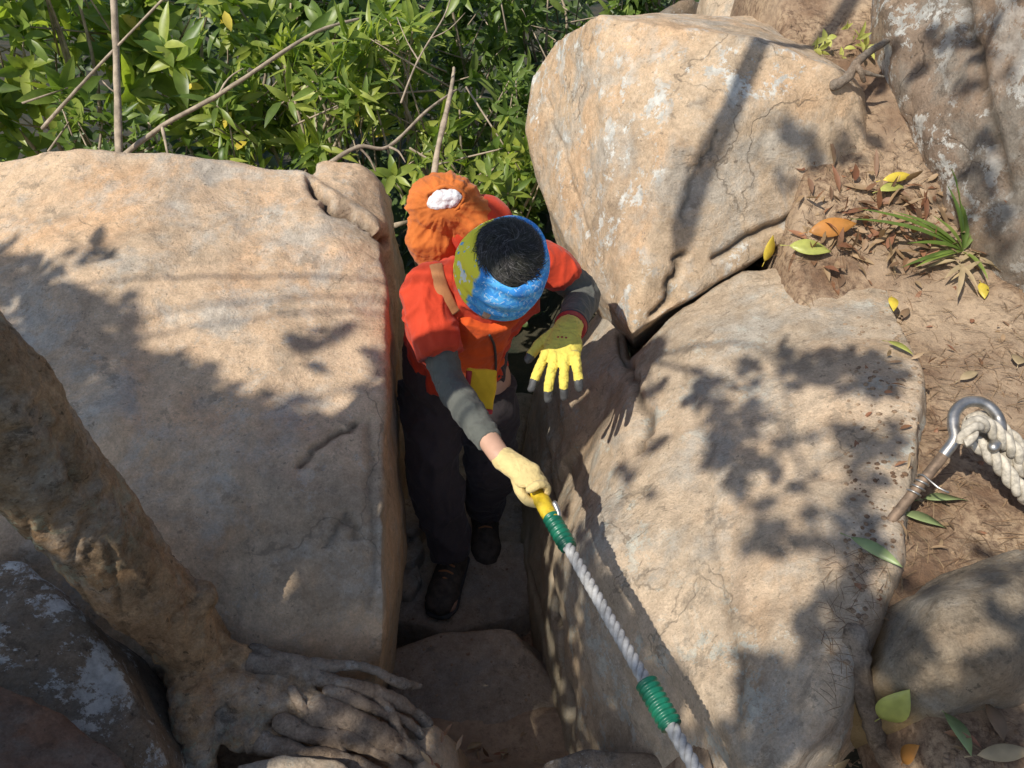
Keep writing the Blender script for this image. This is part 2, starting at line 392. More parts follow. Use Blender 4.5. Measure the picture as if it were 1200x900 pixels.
rock('boulder',[[(.72,3.0,1.3),(.95,2.75,1.42),(1.35,2.8,1.6),(1.7,3.3,1.7),(1.0,3.5,1.75),(.75,3.4,1.6),(.9,3.0,1.72),(1.3,3.0,1.8),(.8,2.9,.8),(1.7,2.9,.8),(1.6,3.7,.8),(.8,3.7,.8)]],M['rockC'],.03,5,.03,5,
   label='pale rock behind the large upper right boulder at the top edge',cat='boulder')
rock('boulder',[[(.28,3.9,.0),(.35,3.6,.9),(.5,3.55,1.2),(.8,3.7,1.35),(1.0,4.0,1.2),(1.1,3.6,.4),(.4,3.7,1.1),(.9,4.3,0)]],M['rockE'],.03,8,.03,6,register=False,
   label='dark shaded rock among the leaves beyond the upper right boulder',cat='boulder')
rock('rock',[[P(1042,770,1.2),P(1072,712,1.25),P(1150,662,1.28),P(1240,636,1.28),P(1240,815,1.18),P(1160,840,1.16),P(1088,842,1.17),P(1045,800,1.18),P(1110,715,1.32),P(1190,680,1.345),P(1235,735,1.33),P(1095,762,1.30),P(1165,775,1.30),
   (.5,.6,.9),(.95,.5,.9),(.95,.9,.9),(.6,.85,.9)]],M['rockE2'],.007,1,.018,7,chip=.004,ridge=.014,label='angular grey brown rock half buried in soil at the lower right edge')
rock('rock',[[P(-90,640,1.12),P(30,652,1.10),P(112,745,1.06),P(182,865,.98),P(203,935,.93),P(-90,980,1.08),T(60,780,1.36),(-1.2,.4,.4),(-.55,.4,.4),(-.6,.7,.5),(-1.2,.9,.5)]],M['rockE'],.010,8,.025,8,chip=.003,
   label='dark rock with chalky white lichen patches under the leaning trunk')
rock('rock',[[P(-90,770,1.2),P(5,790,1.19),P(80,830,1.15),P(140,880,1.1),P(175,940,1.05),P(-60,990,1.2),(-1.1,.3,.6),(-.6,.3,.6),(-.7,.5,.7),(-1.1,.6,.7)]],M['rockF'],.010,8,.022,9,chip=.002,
   label='reddish brown rock in the bottom left corner')
rock('stone',[[P(275,895,.84),P(330,882,.85),P(400,888,.83),P(430,915,.8),P(270,930,.84),P(340,935,.86),(-.55,.5,.6),(-.3,.5,.6),(-.4,.65,.6)]],M['rockC'],.008,5,.008,10,
   label='flat sunlit stone at the bottom edge below the roots',cat='stone')
rock('stone',[[P(478,850,.66),P(505,848,.66),P(532,870,.6),P(538,910,.6),P(480,920,.68),P(505,880,.69),(-.25,.55,.2),(-.08,.6,.2),(-.1,.85,.2),(-.27,.85,.2)]],M['rockA'],.008,8,.01,11,
   label='rounded brown stone at the end of the roots beside the crevice',cat='stone')
rock('stone',[[P(632,890,.74),P(690,876,.78),P(760,882,.8),P(810,900,.8),P(800,960,.8),P(640,960,.76),(.05,.4,.3),(.4,.4,.3),(.3,.7,.3),(.08,.75,.3)]],M['rockE'],.009,8,.012,12,
   label='dark low stone at the bottom edge under the rope',cat='stone')
# crevice steps
rock('step_stone',[[P(450,765,.29),P(520,742,.31),P(600,736,.29),P(650,800,.27),P(665,880,.28),P(600,868,.29),P(520,855,.29),P(460,830,.32),(-.42,.85,-.1),(.2,.85,-.1),(.2,1.25,-.1),(-.46,1.3,-.1)]],M['rockG'],.008,14,.016,13,
   label='smooth worn rock step at the bottom of the crevice nearest the viewer',cat='step')
rock('step_stone',[[(-.52,1.36,.16),(-.2,1.29,.13),(.02,1.36,.09),(.12,1.5,.10),(.1,1.64,.12),(-.50,1.68,.17),(-.25,1.5,.15),(-.52,1.3,-.2),(.15,1.3,-.2),(.15,1.64,-.2),(-.52,1.66,-.2)]],M['rockG'],.009,8,.014,14,
   label='flat shaded stone under the front boot',cat='step')
rock('step_stone',[[(-.54,1.70,.05),(-.2,1.66,.08),(.12,1.65,.05),(.15,2.0,.06),(-.1,2.02,.08),(-.54,1.98,.03),(-.54,1.7,-.25),(.15,1.67,-.25),(.15,2.03,-.25),(-.54,2.0,-.25)]],M['rockG'],.009,8,.014,15,
   label='flat shaded stone under the rear boot',cat='step')
rock('step_stone',[[(-.58,2.06,-.03),(-.3,2.04,.02),(.0,2.06,-.02),(.1,2.6,-.06),(-.6,2.6,-.06),(-.6,2.05,-.35),(.1,2.05,-.35),(.1,2.65,-.4),(-.6,2.65,-.4)]],M['rockG'],.012,8,.025,16,
   label='light stone seen in the gap left of the trousers behind the legs',cat='step')
for i,(y0,y1,z,lab) in enumerate([(1.40,1.50,.20,'lowest of the thin worn treads left of the front boot'),(1.50,1.60,.235,'middle thin worn tread left of the trouser leg'),(1.60,1.72,.27,'highest thin worn tread left of the knees')]):
    rock('step_stone',[[(-.50,y0,z),(-.33,y0-.02,z-.012),(-.30,y0+.05,z-.015),(-.32,y1,z-.01),(-.50,y1,z+.005),(-.5,y0,-.1),(-.3,y0,-.1),(-.3,y1,-.1),(-.5,y1,-.1)]],M['rockG'],.007,4,.008,40+i,label=lab,cat='step')
# ---------------------------------------------------------------- leaves geometry
class LB:
    def __init__(s): s.v=[];s.f=[]
    def leaf(s,b,d,n,L,W,droop=.25,seg=4,fold=.18,pw=.85,twist=0):
        d=d.normalized(); sd=d.cross(n)
        if sd.length<1e-4: sd=d.orthogonal()
        sd.normalize(); nn=sd.cross(d).normalized()
        i0=len(s.v); p=V(b); ang=0
        s.v.append(tuple(p))
        prev=None
        for i in range(1,seg+1):
            t=i/seg; ang=-droop*t*1.6
            dd=d*math.cos(ang)+nn*math.sin(ang); up=nn*math.cos(ang)-d*math.sin(ang)
            p=p+dd*(L/seg)
            if i<seg:
                w=W*.5*math.sin(math.pi*t**pw)
                s2=sd*math.cos(twist*t)+up*math.sin(twist*t)
                s.v+= [tuple(p+s2*w+up*w*fold*2),tuple(p),tuple(p-s2*w+up*w*fold*2)]
                k=len(s.v)-3
                if prev is None: s.f+=[(i0,k+1,k),(i0,k+2,k+1)]
                else: s.f+=[(prev,prev+1,k+1,k),(prev+1,prev+2,k+2,k+1)]
                prev=k
            else:
                s.v.append(tuple(p)); k=len(s.v)-1; s.f+=[(prev,prev+1,k),(prev+1,prev+2,k)]
    def whorl(s,c,ax,L,W,n=8,droop=.3,seg=4,open_=.9,jit=.3):
        ax=ax.normalized(); a=ax.orthogonal().normalized(); b=ax.cross(a); ph=random.random()*6.28
        for i in range(n):
            th=ph+6.283*i/n+random.uniform(-jit,jit); o=open_+random.uniform(-.45,.4)
            d=(a*math.cos(th)+b*math.sin(th))*math.sin(o)+ax*math.cos(o)
            s.leaf(c-ax*random.uniform(0,.04),d,ax+rnd3()*.15,L*random.uniform(.55,1.15),W*random.uniform(.75,1.25),droop*random.uniform(.0,1.8),seg,twist=random.uniform(-.5,.5))
    def strip(s,pts,w,n=V((0,0,1))):
        i0=len(s.v)
        for i,p in enumerate(pts):
            t=(pts[min(i+1,len(pts)-1)]-pts[max(i-1,0)]); sd=t.cross(n)
            if sd.length<1e-6: sd=t.orthogonal()
            sd.normalize(); ww=w*(1 if i<len(pts)-1 else .25)
            s.v+=[tuple(p+sd*ww),tuple(p-sd*ww)]
        for i in range(len(pts)-1):
            k=i0+2*i; s.f.append((k,k+1,k+3,k+2))
    def me(s,sm=True):
        me=bpy.data.meshes.new('l'); me.from_pydata(s.v,[],s.f)
        if sm: smooth(me)
        return me
def rnd3(): return V((random.gauss(0,1),random.gauss(0,1),random.gauss(0,1)))
# ---------------------------------------------------------------- shrubs
def shrub(name,label,c,r,nw,LL,WW,mat,stems,yell=0,openv=.95,group=None):
    root=empty(name,(c.x,c.y,c.z-r.z-.3),label,'shrub',group)
    lb=LB(); tips=[]
    for i in range(nw):
        q=rnd3().normalized()*(random.uniform(.2,1)**.45)
        p=c+V((q.x*r.x,q.y*r.y,q.z*r.z))
        p+=V((noise.noise(p*2),noise.noise(p*2+V((9,9,9))),noise.noise(p*2+V((4,2,9)))))*.16
        if noise.noise(p*3.6)<-.04: continue
        ax=V((q.x*.8,q.y*.8-.45,q.z*.5+.7))+rnd3()*.45
        sc=random.uniform(.5,1.3)
        lb.whorl(p,ax,LL*sc,WW*sc,random.randint(4,10),.35,5,openv+random.uniform(-.3,.2),.5); tips.append((p,ax))
        for j in range(3): lb.leaf(p-ax.normalized()*random.uniform(.03,.18)+rnd3()*.02,rnd3()+ax*.5,V((0,-.3,1))+rnd3()*.3,LL*sc*random.uniform(.4,1),WW*sc*random.uniform(.7,1.3),.3,4)
    obj('foliage',lb.me(),mat,root)
    bm=bmesh.new(); base=V(root.location)
    for i in range(stems):
        tip,ax=random.choice(tips); mid=base.lerp(tip,.5)+rnd3()*.08
        loft(bm,[base+rnd3()*.06,mid,tip],[.012,.008,.004],n=7,k=4,rnd=False)
    for tip,ax in tips[::2]:
        loft(bm,[tip-ax.normalized()*random.uniform(.15,.5)+rnd3()*.06,tip],[.0045,.0028],n=5,k=1,rnd=False)
    obj('stems',bm2me(bm),M['stick'],root)
    if yell:
        ly=LB()
        for i in range(yell):
            p,ax=random.choice(tips); ly.leaf(p-V((0,.12,0)),rnd3()+V((0,-.3,0)),V((0,-.6,1)),LL*.5,WW*.9,.3)
        obj('yellow_leaves',ly.me(),M['leafY'],root)
    return root
spec=[(40,60,3.2,(.55,.45,.42),135,'leafA',.185,.058,'bright green broad leaved shrub in the top left corner',7),
 (215,60,3.35,(.5,.45,.42),125,'leafA',.155,.042,'glossy green shrub behind the bare upright stick',8),
 (110,175,3.0,(.55,.2,.2),60,'leafB',.09,.026,'low green shrub just over the rim of the left boulder',0),
 (330,130,3.25,(.42,.35,.3),115,'leafA',.145,.025,'green shrub with whorled leaves behind the middle of the left boulder',3),
 (375,30,3.8,(.5,.45,.42),120,'leafB',.17,.050,'dark green shrub at the top edge left of centre',2),
 (470,110,3.1,(.3,.3,.3),80,'leafA',.145,.024,'sunlit whorled shrub above the orange pack',0),
 (540,30,4.0,(.45,.4,.4),120,'leafB',.13,.034,'deep green shrub at the top edge above the hiker',0),
 (590,160,3.4,(.3,.35,.35),120,'leafB',.10,.026,'shaded small leaved shrub between the pack and the upper right boulder',0),
 (640,-5,4.4,(.5,.4,.3),110,'leafB',.12,.032,'dark shrub behind the left tip of the upper right boulder',0),
 (770,-20,4.0,(.4,.3,.3),80,'leafB',.12,.034,'green shrub over the crest of the upper right boulder',0),
 (530,215,3.0,(.42,.25,.28),110,'leafA',.10,.026,'sunlit shrub low behind the orange pack',0)]
for px,py,t,r,n,mt,LL,WW,lab,y in spec:
    shrub('shrub',lab,T(px,py,t),V(r),int(n*1.15),LL,WW,M[mt],6,y)
lb=LB()
for i in range(1700):
    x=random.uniform(-3.4,3.6); y=random.uniform(3.4,7.5); top=1.75-.12*(y-4)
    z=random.uniform(-.6,top) if y>4.3 else random.uniform(-.5,.5)
    if x>.1 and y<4.2: continue
    lb.whorl(V((x,y,z)),V((0,-.3,1))+rnd3()*.5,.19,.055,7,.35,3,1.0)
tag(obj('undergrowth',lb.me(),M['leafC']),kind='stuff')
def stick(label,pts,r0,r1,side=(),cat='branch',mat='stick',name='branch'):
    bm=bmesh.new(); n=len(pts)
    pts=[V(p) for p in pts]
    loft(bm,pts,[r0+(r1-r0)*i/(n-1) for i in range(n)],n=10,k=5)
    for a,b,r in side: loft(bm,[a,(a+b)/2+rnd3()*.01,b],[r,r*.8,r*.5],n=7,k=3)
    me=bm2me(bm); displace(me,lambda c,n:.12*r0*fr(c,60,2)*2)
    o=obj(name,me,M[mat]); tag(o,label,cat); recenter(o); return o
stick('straight bare grey upright stick at the top left',[T(141,260,2.75),T(139,150,2.75),T(136,60,2.75),T(132,-30,2.7)],.014,.010,[(T(138,110,2.77),T(120,95,2.75),.004)])
stick('long crooked bare branch slanting up behind the left boulder',[T(135,190,2.8),T(190,148,2.85),T(255,112,2.85),T(300,82,2.75),T(370,38,2.8),T(420,22,2.9)],.010,.005,[(T(190,148,2.85),T(200,200,2.8),.006),(T(255,112,2.9),T(285,80,2.9),.004)])
stick('thin pale branch running diagonally at the top left corner',[T(50,150,2.8),T(90,105,2.75),T(130,62,2.75),T(200,-10,2.7)],.007,.004)
stick('brown upright stick above the orange pack',[T(508,215,2.6),T(514,170,2.65),T(528,110,2.8),T(532,80,2.9)],.012,.006)
stick('thin twiggy branch arching over the boulder notch',[T(380,195,2.5),T(420,172,2.55),T(455,172,2.6),T(500,130,2.75),T(535,105,2.9)],.008,.004,[(T(420,172,2.55),T(440,200,2.6),.005),(T(455,172,2.6),T(475,190,2.6),.005)])
stick('thin bare twig forking near the top centre',[T(470,120,2.7),T(490,70,2.7),T(520,20,2.75),T(530,-10,2.8)],.004,.002,[(T(490,70,2.7),T(465,20,2.7),.003),(T(505,45,2.7),T(545,15,2.7),.002)])
# ---------------------------------------------------------------- big tree at lower left
tree=empty('tree',(-.68,.8,.7),'leaning brown tree with a bare trunk and sprawling roots at the lower left','tree')
bm=bmesh.new()
tp=[T(258,812,1.68),T(240,775,1.60),T(205,728,1.52),T(150,670,1.42),T(80,585,1.30),T(10,508,1.17),T(-60,435,1.07),V((-.98,.72,2.3)),V((-1.05,.55,2.9)),V((-1.15,.35,3.5))]
loft(bm,tp,[.060,.066,.072,.078,.085,.092,.095,.09,.075,.05],n=28,k=8)
ell(bm,T(230,702,1.5),(.042,.038,.03)); ell(bm,T(30,470,1.2),(.05,.04,.05))
loft(bm,[T(240,778,1.60),P(280,812,.85),P(330,822,.82),P(385,834,.80),P(430,852,.76)],[.058,.047,.038,.030,.020],n=20,k=8)
loft(bm,[T(232,762,1.59),P(272,770,.88),P(320,784,.85),P(370,796,.83)],[.044,.031,.023,.014],n=18,k=8)
loft(bm,[T(225,775,1.60),P(228,830,.87),P(232,880,.82),P(240,930,.78)],[.058,.048,.040,.03],n=18,k=8)
loft(bm,[T(240,800,1.63),P(272,852,.82),P(318,872,.80),P(365,888,.78)],[.044,.033,.026,.016],n=18,k=8)
me=vox(bm,.0068,4)
displace(me,lambda c,n:.007*fr(V((c.x*2,c.y*2,c.z)),4.5,5,.8)+.0042*fr(V((c.x*3,c.y*3,c.z*1.2)),16,4,.7)-.007*max(0,1-abs(noise.noise(V((c.x*16,c.y*16,c.z*5))))/.1)+.0028*fr(c,60,3))
TB.append(mkbvh(me)); obj('trunk',me,M['bark'],tree)
def rootpart(pts,r0,r1,par=tree,name='root'):
    bm=bmesh.new(); n=len(pts)
    loft(bm,pts,[(r0+(r1-r0)*i/(n-1))*random.uniform(.87,1.13) for i in range(n)],n=22,k=14)
    me=bm2me(bm); s_=random.uniform(0,9)
    displace(me,lambda c,n:.006*fr(c+V((s_,0,0)),10,3,.9)*min(1,r0/.02)+.0025*fr(c,45,4,.7)-.0025*max(0,1-abs(noise.noise(c*24))/.15))
    TB.append(mkbvh(me))
    return obj(name,me,M['root'],par)
for pl,r0,r1 in [([(370,830,.815),(405,842,.80),(438,858,.765),(470,876,.715),(510,896,.64)],.033,.020),
    ([(300,778,.87),(350,788,.845),(395,800,.82),(440,812,.775),(478,832,.71),(502,850,.66)],.024,.014),
    ([(310,868,.815),(355,884,.80),(405,892,.78),(445,908,.74)],.026,.017),
    ([(330,846,.83),(372,862,.80),(412,866,.785),(452,884,.73),(480,905,.69)],.020,.015),
    ([(300,762,.885),(335,768,.87),(378,780,.84),(425,782,.81),(465,800,.755),(494,806,.69)],.014,.009),
    ([(385,812,.825),(418,822,.805),(446,836,.765),(476,846,.715),(500,866,.66)],.017,.012),
    ([(420,802,.80),(450,828,.765),(466,856,.735),(482,884,.69)],.013,.011),
    ([(342,806,.855),(362,836,.835),(392,856,.80),(402,886,.785)],.012,.010)]:
    rootpart([P(x+random.uniform(-3,3),y+random.uniform(-3,3),z) for x,y,z in pl],r0,r1)
# ---------------------------------------------------------------- roots, plants, litter on the right
stick('forked grey root wedged between the upper right boulder and the rock face',[T(978,100,2.0),T(992,92,2.0),T(1003,75,2.0),T(1020,60,2.05),T(1040,48,2.1)],.014,.008,[(T(1003,75,2.0),T(1012,95,2.0),.009),(T(1000,80,2.0),T(1035,90,2.03),.007)],'root','root','exposed_root')
def surf(px,py,up=.004):
    h=hit(px,py); return h[0]+h[1]*up,h[1]
stick('grey weathered root running down through the soil at the lower right',[surf(x,y,.0)[0] for x,y in [(1003,745),(1006,790),(1018,830),(1030,870),(1055,910)]],.02,.016,(),'root','root','exposed_root')
def fallen(px,py,ang,L,W,mat,label,curl=.25,up=.008,tilt=0):
    p,n=surf(px,py,up)
    a=math.radians(ang)
    h=hit(px+math.cos(a)*20,py-math.sin(a)*20)
    d=(h[0]-p)
    d=(d-n*d.dot(n)).normalized()
    nn=(n+rnd3()*.12).normalized()
    l=LB(); l.leaf(p-d*L*.5+n*.008,d+n*.15,nn,L,W,curl,9,.12,.85,random.uniform(-.6,.6))
    l.strip([p-d*L*.7+n*.004,p-d*L*.5+n*.008],.0012,n)
    o=obj('fallen_leaf',l.me(),M[mat]); tag(o,label,'leaf'); 
    s=o.modifiers.new('s','SOLIDIFY'); s.thickness=.0006
    recenter(o)
fallen(972,272,8,.125,.05,'leafO','large orange brown leaf lying under the upper right boulder',.15,.018)
fallen(897,290,75,.075,.034,'leafY','bright yellow upright leaf at the left end of the litter under the boulder',.1)
fallen(947,297,-8,.11,.045,'leafYG','yellow green leaf below the large orange one',.25,.016)
fallen(1040,228,20,.09,.03,'leafYG','yellow green leaf high in the litter near the top',.25,.016)
fallen(1048,213,10,.08,.026,'leafY','small yellow leaf topmost in the litter pile',.25,.016)
fallen(1044,362,-75,.06,.024,'leafY','small yellow leaf on the soil edge of the slab')
fallen(1054,414,-25,.065,.022,'leafYG','pale narrow leaf beside the slab below the small yellow one')
fallen(1106,590,5,.085,.032,'leafG','green leaf beside the steel bolt wire, upper of two')
fallen(1080,616,-12,.085,.030,'leafG','green leaf just under its twin beside the steel bolt')
fallen(1027,652,-32,.095,.022,'leafG','narrow grey green curled leaf left of the bolt foot')
fallen(1051,818,38,.085,.045,'leafYG','broad pale yellow green leaf on the dark soil, lower right')
fallen(1116,866,-62,.065,.036,'leafG','rounded green leaf near the bottom right edge')
fallen(1176,889,5,.08,.024,'leafT','tan leaf at the very bottom right corner')
fallen(1160,852,-60,.06,.026,'leafR','brown curled leaf below the half buried rock')
fallen(1078,884,40,.05,.026,'leafO','small orange brown leaf between two green ones at the bottom right')
fallen(1150,345,-60,.05,.025,'leafY','small yellow leaf below the strap leaved plant')
fallen(1190,428,80,.05,.03,'leafT','small tan leaf at the right edge above the steel ring')
fallen(978,886,35,.05,.024,'leafT','tan shrivelled leaf at the bottom edge beside the grey root')
fallen(1134,445,20,.05,.02,'leafT','small dry leaf just above the steel ring')
fallen(1058,372,60,.05,.02,'leafR','small red brown leaf on the sunlit soil right of the slab')
fallen(556,880,30,.05,.02,'leafT','dry leaf in the dark bottom of the crevice, left one')
fallen(590,888,80,.05,.02,'leafT','dry leaf in the dark bottom of the crevice, right one')
lb=LB(); k=0
while k<260:
    x=random.gauss(1035,62); y=random.gauss(265,34)
    if y>345-(1030-x)*.1 or x<905 and y<270 or x<890: continue
    h=hit(x,y)
    if not h or h[2]>3.2: continue
    n=h[1]
    if h[0].z>1.62 or n.z<.5: continue
    lb.leaf(h[0]+n*random.uniform(.002,.012),rnd3(),V((0,-.2,1))+rnd3()*.4,random.uniform(.03,.085),random.uniform(.009,.022),random.uniform(-.2,.5),4); k+=1
for i in range(120):
    x=random.uniform(1000,1190); y=random.uniform(330,880); h=hit(x,y)
    if h and h[1].z>.5 and not (1040<x and 650<y<850): lb.leaf(h[0]+h[1]*.006,rnd3(),V((0,0,1))+rnd3()*.3,random.uniform(.012,.04),random.uniform(.005,.012),.3,4)
for i in range(20):
    x=random.uniform(500,630); y=random.uniform(865,898); h=hit(x,y)
    if h and h[1].z>.5: lb.leaf(h[0]+h[1]*.006,rnd3(),V((0,0,1))+rnd3()*.3,random.uniform(.02,.045),random.uniform(.006,.014),.3,4)
tag(obj('leaf_litter',lb.me(),M['leafR']),kind='stuff')
lb=LB(); k=0
while k<4600:
    x=random.uniform(.62,1.5); y=random.uniform(.25,2.5)
    dn=noise.noise(V((x*3,y*3,0)))
    if dn<-.15 and random.random()<.8: continue
    z=sz(x,y)+.004; p=V((x,y,z)); a=random.uniform(0,6.28); L_=random.uniform(.02,.06)
    d=V((math.cos(a),math.sin(a),random.uniform(-.05,.15)))
    lb.strip([p-d*L_*.5,p+V((0,0,.004)),p+d*L_*.5],random.uniform(.0005,.001)); k+=1
for i in range(200):
    x=random.uniform(960,1040); y=random.uniform(640,900); h=hit(x,y)
    if h and h[1].z>.6:
        a=random.uniform(0,6.28); d=V((math.cos(a),math.sin(a),0))*random.uniform(.01,.022); p=h[0]+V((0,0,.004)); lb.strip([p-d,p+V((0,0,.003)),p+d],.0005)
tag(obj('pine_needles',lb.me(False),M['needle']),kind='stuff')
bm=bmesh.new()
for i in range(1000):
    x=random.uniform(990,1200); y=random.uniform(330,900); h=hit(x,y)
    if h and h[1].z>.4 and not (1040<x and 650<y<850):
        r=random.uniform(.0015,.006); bmesh.ops.create_icosphere(bm,subdivisions=1,radius=r,matrix=Matrix.Translation(h[0])@Matrix.Diagonal((random.uniform(.7,1.4),1,random.uniform(.5,.9),1)))
for i in range(90):
    x=random.uniform(460,640); y=random.uniform(560,900); h=hit(x,y)
    if h and h[1].z>.5:
        r=random.uniform(.002,.005); bmesh.ops.create_icosphere(bm,subdivisions=1,radius=r,matrix=Matrix.Translation(h[0]))
tag(obj('gravel',bm2me(bm),M['soil']),kind='stuff')
pb,_=surf(1128,295,0)
pl=empty('grass_plant',pb,'green strap leaved plant growing in front of the lichen mottled rock face','plant')
lb=LB(); lbd=LB()
for x,y in [(1135,190),(1150,215),(1122,225),(1060,265),(1020,270),(1075,300),(1085,325),(1165,250),(1140,240),(1105,262),(1070,330),(1150,330),(1010,285),(1128,205)]:
    h=T(x,y,(pb-CAM).length/ray(1128,295).length*.97); d=h-pb
    lb.leaf(pb,d.normalized()*.8+V((0,0,.45)),V((0,-.4,1)),d.length*1.15,.013,.45,7,.3)
obj('leaves',lb.me(),M['leafB'],pl)
for i in range(16):
    a=random.uniform(0,6.28); lbd.leaf(pb+V((random.uniform(-.05,.05),random.uniform(-.08,.0),.01)),V((math.cos(a),math.sin(a)-.6,-.05)),V((0,0,1)),random.uniform(.06,.12),.014,.3,5)
obj('dry_leaves',lbd.me(),M['leafT'],pl)
pl=empty('seedling',T(990,75,2.25),'small yellow green seedling beside the forked root at the top','plant')
lb=LB()
for i in range(7): lb.whorl(T(985+random.uniform(-35,40),42+random.uniform(-14,20),2.2+random.uniform(-.05,.05)),V((0,-.4,1))+rnd3()*.6,.05,.016,4,jit=.6)
obj('leaves',lb.me(),M['leafYG'],pl)
# ---------------------------------------------------------------- ropes
def densify(pts,k):
    return resample(pts,[1]*len(pts),k)[0]
def ropemesh(pts,R,pitch=None,k=24,strands=3):
    p=densify(pts,k); N=len(p); bm=bmesh.new()
    s=V((1,0,0)); acc=0; pitch=pitch or R*5; fs=[]
    for i in range(N):
        t=(p[min(i+1,N-1)]-p[max(i-1,0)]).normalized(); s=(s-t*s.dot(t)).normalized(); fs.append((s.copy(),t.cross(s)))
    for q in range(strands):
        acc=0; cs=[]
        for i in range(N):
            if i: acc+=(p[i]-p[i-1]).length
            a=acc/pitch*6.283+q*6.283/strands
            cs.append(p[i]+(fs[i][0]*math.cos(a)+fs[i][1]*math.sin(a))*R*.52)
        loft(bm,cs,[R*.48]*len(cs),n=12,k=1,rnd=False)
    return bm2me(bm)
r0_,r1_=T(628,575,1.60),T(812,895,1.15)
rp=[r0_.lerp(r1_,t) for t in (0,.2,.4,.6,.8,1.0,1.3)]+[V((.42,-.05,1.2))]
rope=empty('rope',rp[-1],'thick white twisted rope with two green sleeves leading up from the hikers hand','rope')
obj('cord',ropemesh(rp,.0118,pitch=.050,k=70),M['rope'],rope)
def sleeve(a,b,R,mat,name,ribs,par):
    bm=bmesh.new(); n=ribs*6; pts=[a.lerp(b,i/n) for i in range(n+1)]
    loft(bm,pts,[R*(1+.11*math.sin(i/6*6.283)) for i in range(n+1)],n=28,k=1,rnd=False)
    return obj(name,bm2me(bm),mat,par)
def rpt(py):
    for i in range(400):
        q=r0_.lerp(r1_,i/399); d=q-CAM
        v=(d.z*cp+d.y*sp)/(d.y*cp-d.z*sp)
        if 450-900*v>=py: return q
    return r1_
sleeve(rpt(606),rpt(641),.0170,M['green'],'sleeve',7,rope)
sleeve(rpt(799),rpt(850),.0180,M['green'],'sleeve',8,rope)
bm=bmesh.new()
a_,b_=rpt(575)-(r1_-r0_)*.02,rpt(609)
loft(bm,[a_,a_.lerp(b_,.5),b_],[(.015,.014),(.018,.015),(.0155,.015)],n=20,k=6)
ell(bm,a_.lerp(b_,.35),(.017,.019,.014)); ell(bm,b_,(.017,.014,.015))
me=vox(bm,.0028,3); displace(me,lambda c,n:.002*fr(c,60,3))
obj('yellow_wrap',me,M['yellow'],rope)
bm=bmesh.new(); loft(bm,[T(650,590,1.545),T(655,603,1.535),T(651,612,1.53)],[.006]*3,n=10)
obj('shackle',bm2me(bm),M['steel'],rope)
# steel eye bolt, its bar bent round into an open eye
g,_=surf(1027,620,-.03)
rb=empty('ring_bolt',g,'steel bolt with a bent open eye leaning out of the soil at the right edge','bolt')
e=T(1110,528,1.385)
bm=bmesh.new(); loft(bm,[g,g.lerp(e,.5),e],[.0095,.0092,.0095],n=16,k=6); obj('rod',bm2me(bm),M['rust'],rb)
bm=bmesh.new()
loft(bm,[e.lerp(g,.04),T(1119,514,1.385),T(1117,498,1.395),T(1119,483,1.405),T(1131,472,1.41),T(1148,471,1.41),T(1162,479,1.405),T(1171,493,1.40),T(1172,510,1.385),T(1164,524,1.37)],[.0102]*10,n=16,k=6); obj('eye',bm2me(bm),M['steel'],rb)
bm=bmesh.new(); ax=(e-g).normalized(); o1=ax.orthogonal().normalized(); o2=ax.cross(o1); c0=g.lerp(e,.52)
loft(bm,[c0+ax*(i*.0011)+(o1*math.cos(i*.6)+o2*math.sin(i*.6))*.0120 for i in range(34)]+[c0+V((.03,-.01,.03)),c0+V((.045,-.02,.028))],[.0020]*36,n=7,k=2); obj('wire',bm2me(bm),M['steel'],rb)
ar=empty('anchor_rope',V((1.1,.3,1.25)),'pale bulky twisted rope looped through the steel eye at the right edge','rope')
for pts in ([T(1130,520,1.34),T(1140,500,1.34),T(1156,498,1.37),T(1180,520,1.38),T(1215,556,1.4),T(1290,640,1.4),V((1.1,.3,1.3))],
            [T(1135,515,1.40),T(1148,522,1.39),T(1168,540,1.385),T(1192,570,1.38),T(1235,618,1.36),V((1.05,.35,1.26))],
            [T(1132,506,1.41),T(1146,508,1.42),T(1170,524,1.41),T(1202,552,1.40),T(1300,640,1.40),V((1.12,.35,1.3))],
            [T(1136,498,1.40),T(1150,490,1.425),T(1172,503,1.41),T(1205,533,1.40),T(1300,620,1.40),V((1.15,.35,1.3))]):
    obj('cord',ropemesh(pts,.0155,k=24),M['rope2'],ar)
# ---------------------------------------------------------------- person
SHR=V((-.218,1.560,1.268)); SHL=V((.088,1.635,1.290)); side=(SHL-SHR).normalized()
ELR=T(526,446,1.84); WRR=T(585,533,1.635)
ELL=T(684,344,2.02); WRL=T(669,382,1.84)
KNR=P(510,560,.55); KNL=P(575,545,.50); ANR=P(529,650,.25); ANL=P(568,600,.19)
HR=V((-.245,1.71,.84)); HL=V((-.08,1.71,.84))
HC=T(587,320,1.60); HSX,HSY,HSZ=1.10,.97,1.04
ax=V((.16,-.62,.76)).normalized(); xx=V((-1,.38,0)); xx=(xx-ax*xx.dot(ax)).normalized()
fy=ax.cross(xx)
HM=Matrix((xx,fy,ax)).transposed(); 
def hl(x,y,z): return HC+HM@V((x*HSX,y*HSY,z*HSZ))
def hr_(a,b,c): return (a*HSX,b*HSY,c*HSZ)
spine=[V((-.165,1.71,.80)),V((-.16,1.70,.95)),V((-.13,1.66,1.10)),V((-.085,1.61,1.21)),V((-.068,1.575,1.29))]
bm=bmesh.new()
loft(bm,spine,[(.140,.095),(.120,.082),(.132,.088),(.125,.072),(.070,.048)],side=side,n=28)
loft(bm,[spine[-1],spine[-1].lerp(HC,.5),hl(0,-.03,-.04)],[.050,.050,.052])
ell(bm,hl(0,-.012,.022),hr_(.072,.090,.076),HM); ell(bm,hl(0,.022,-.045),hr_(.052,.052,.062),HM)
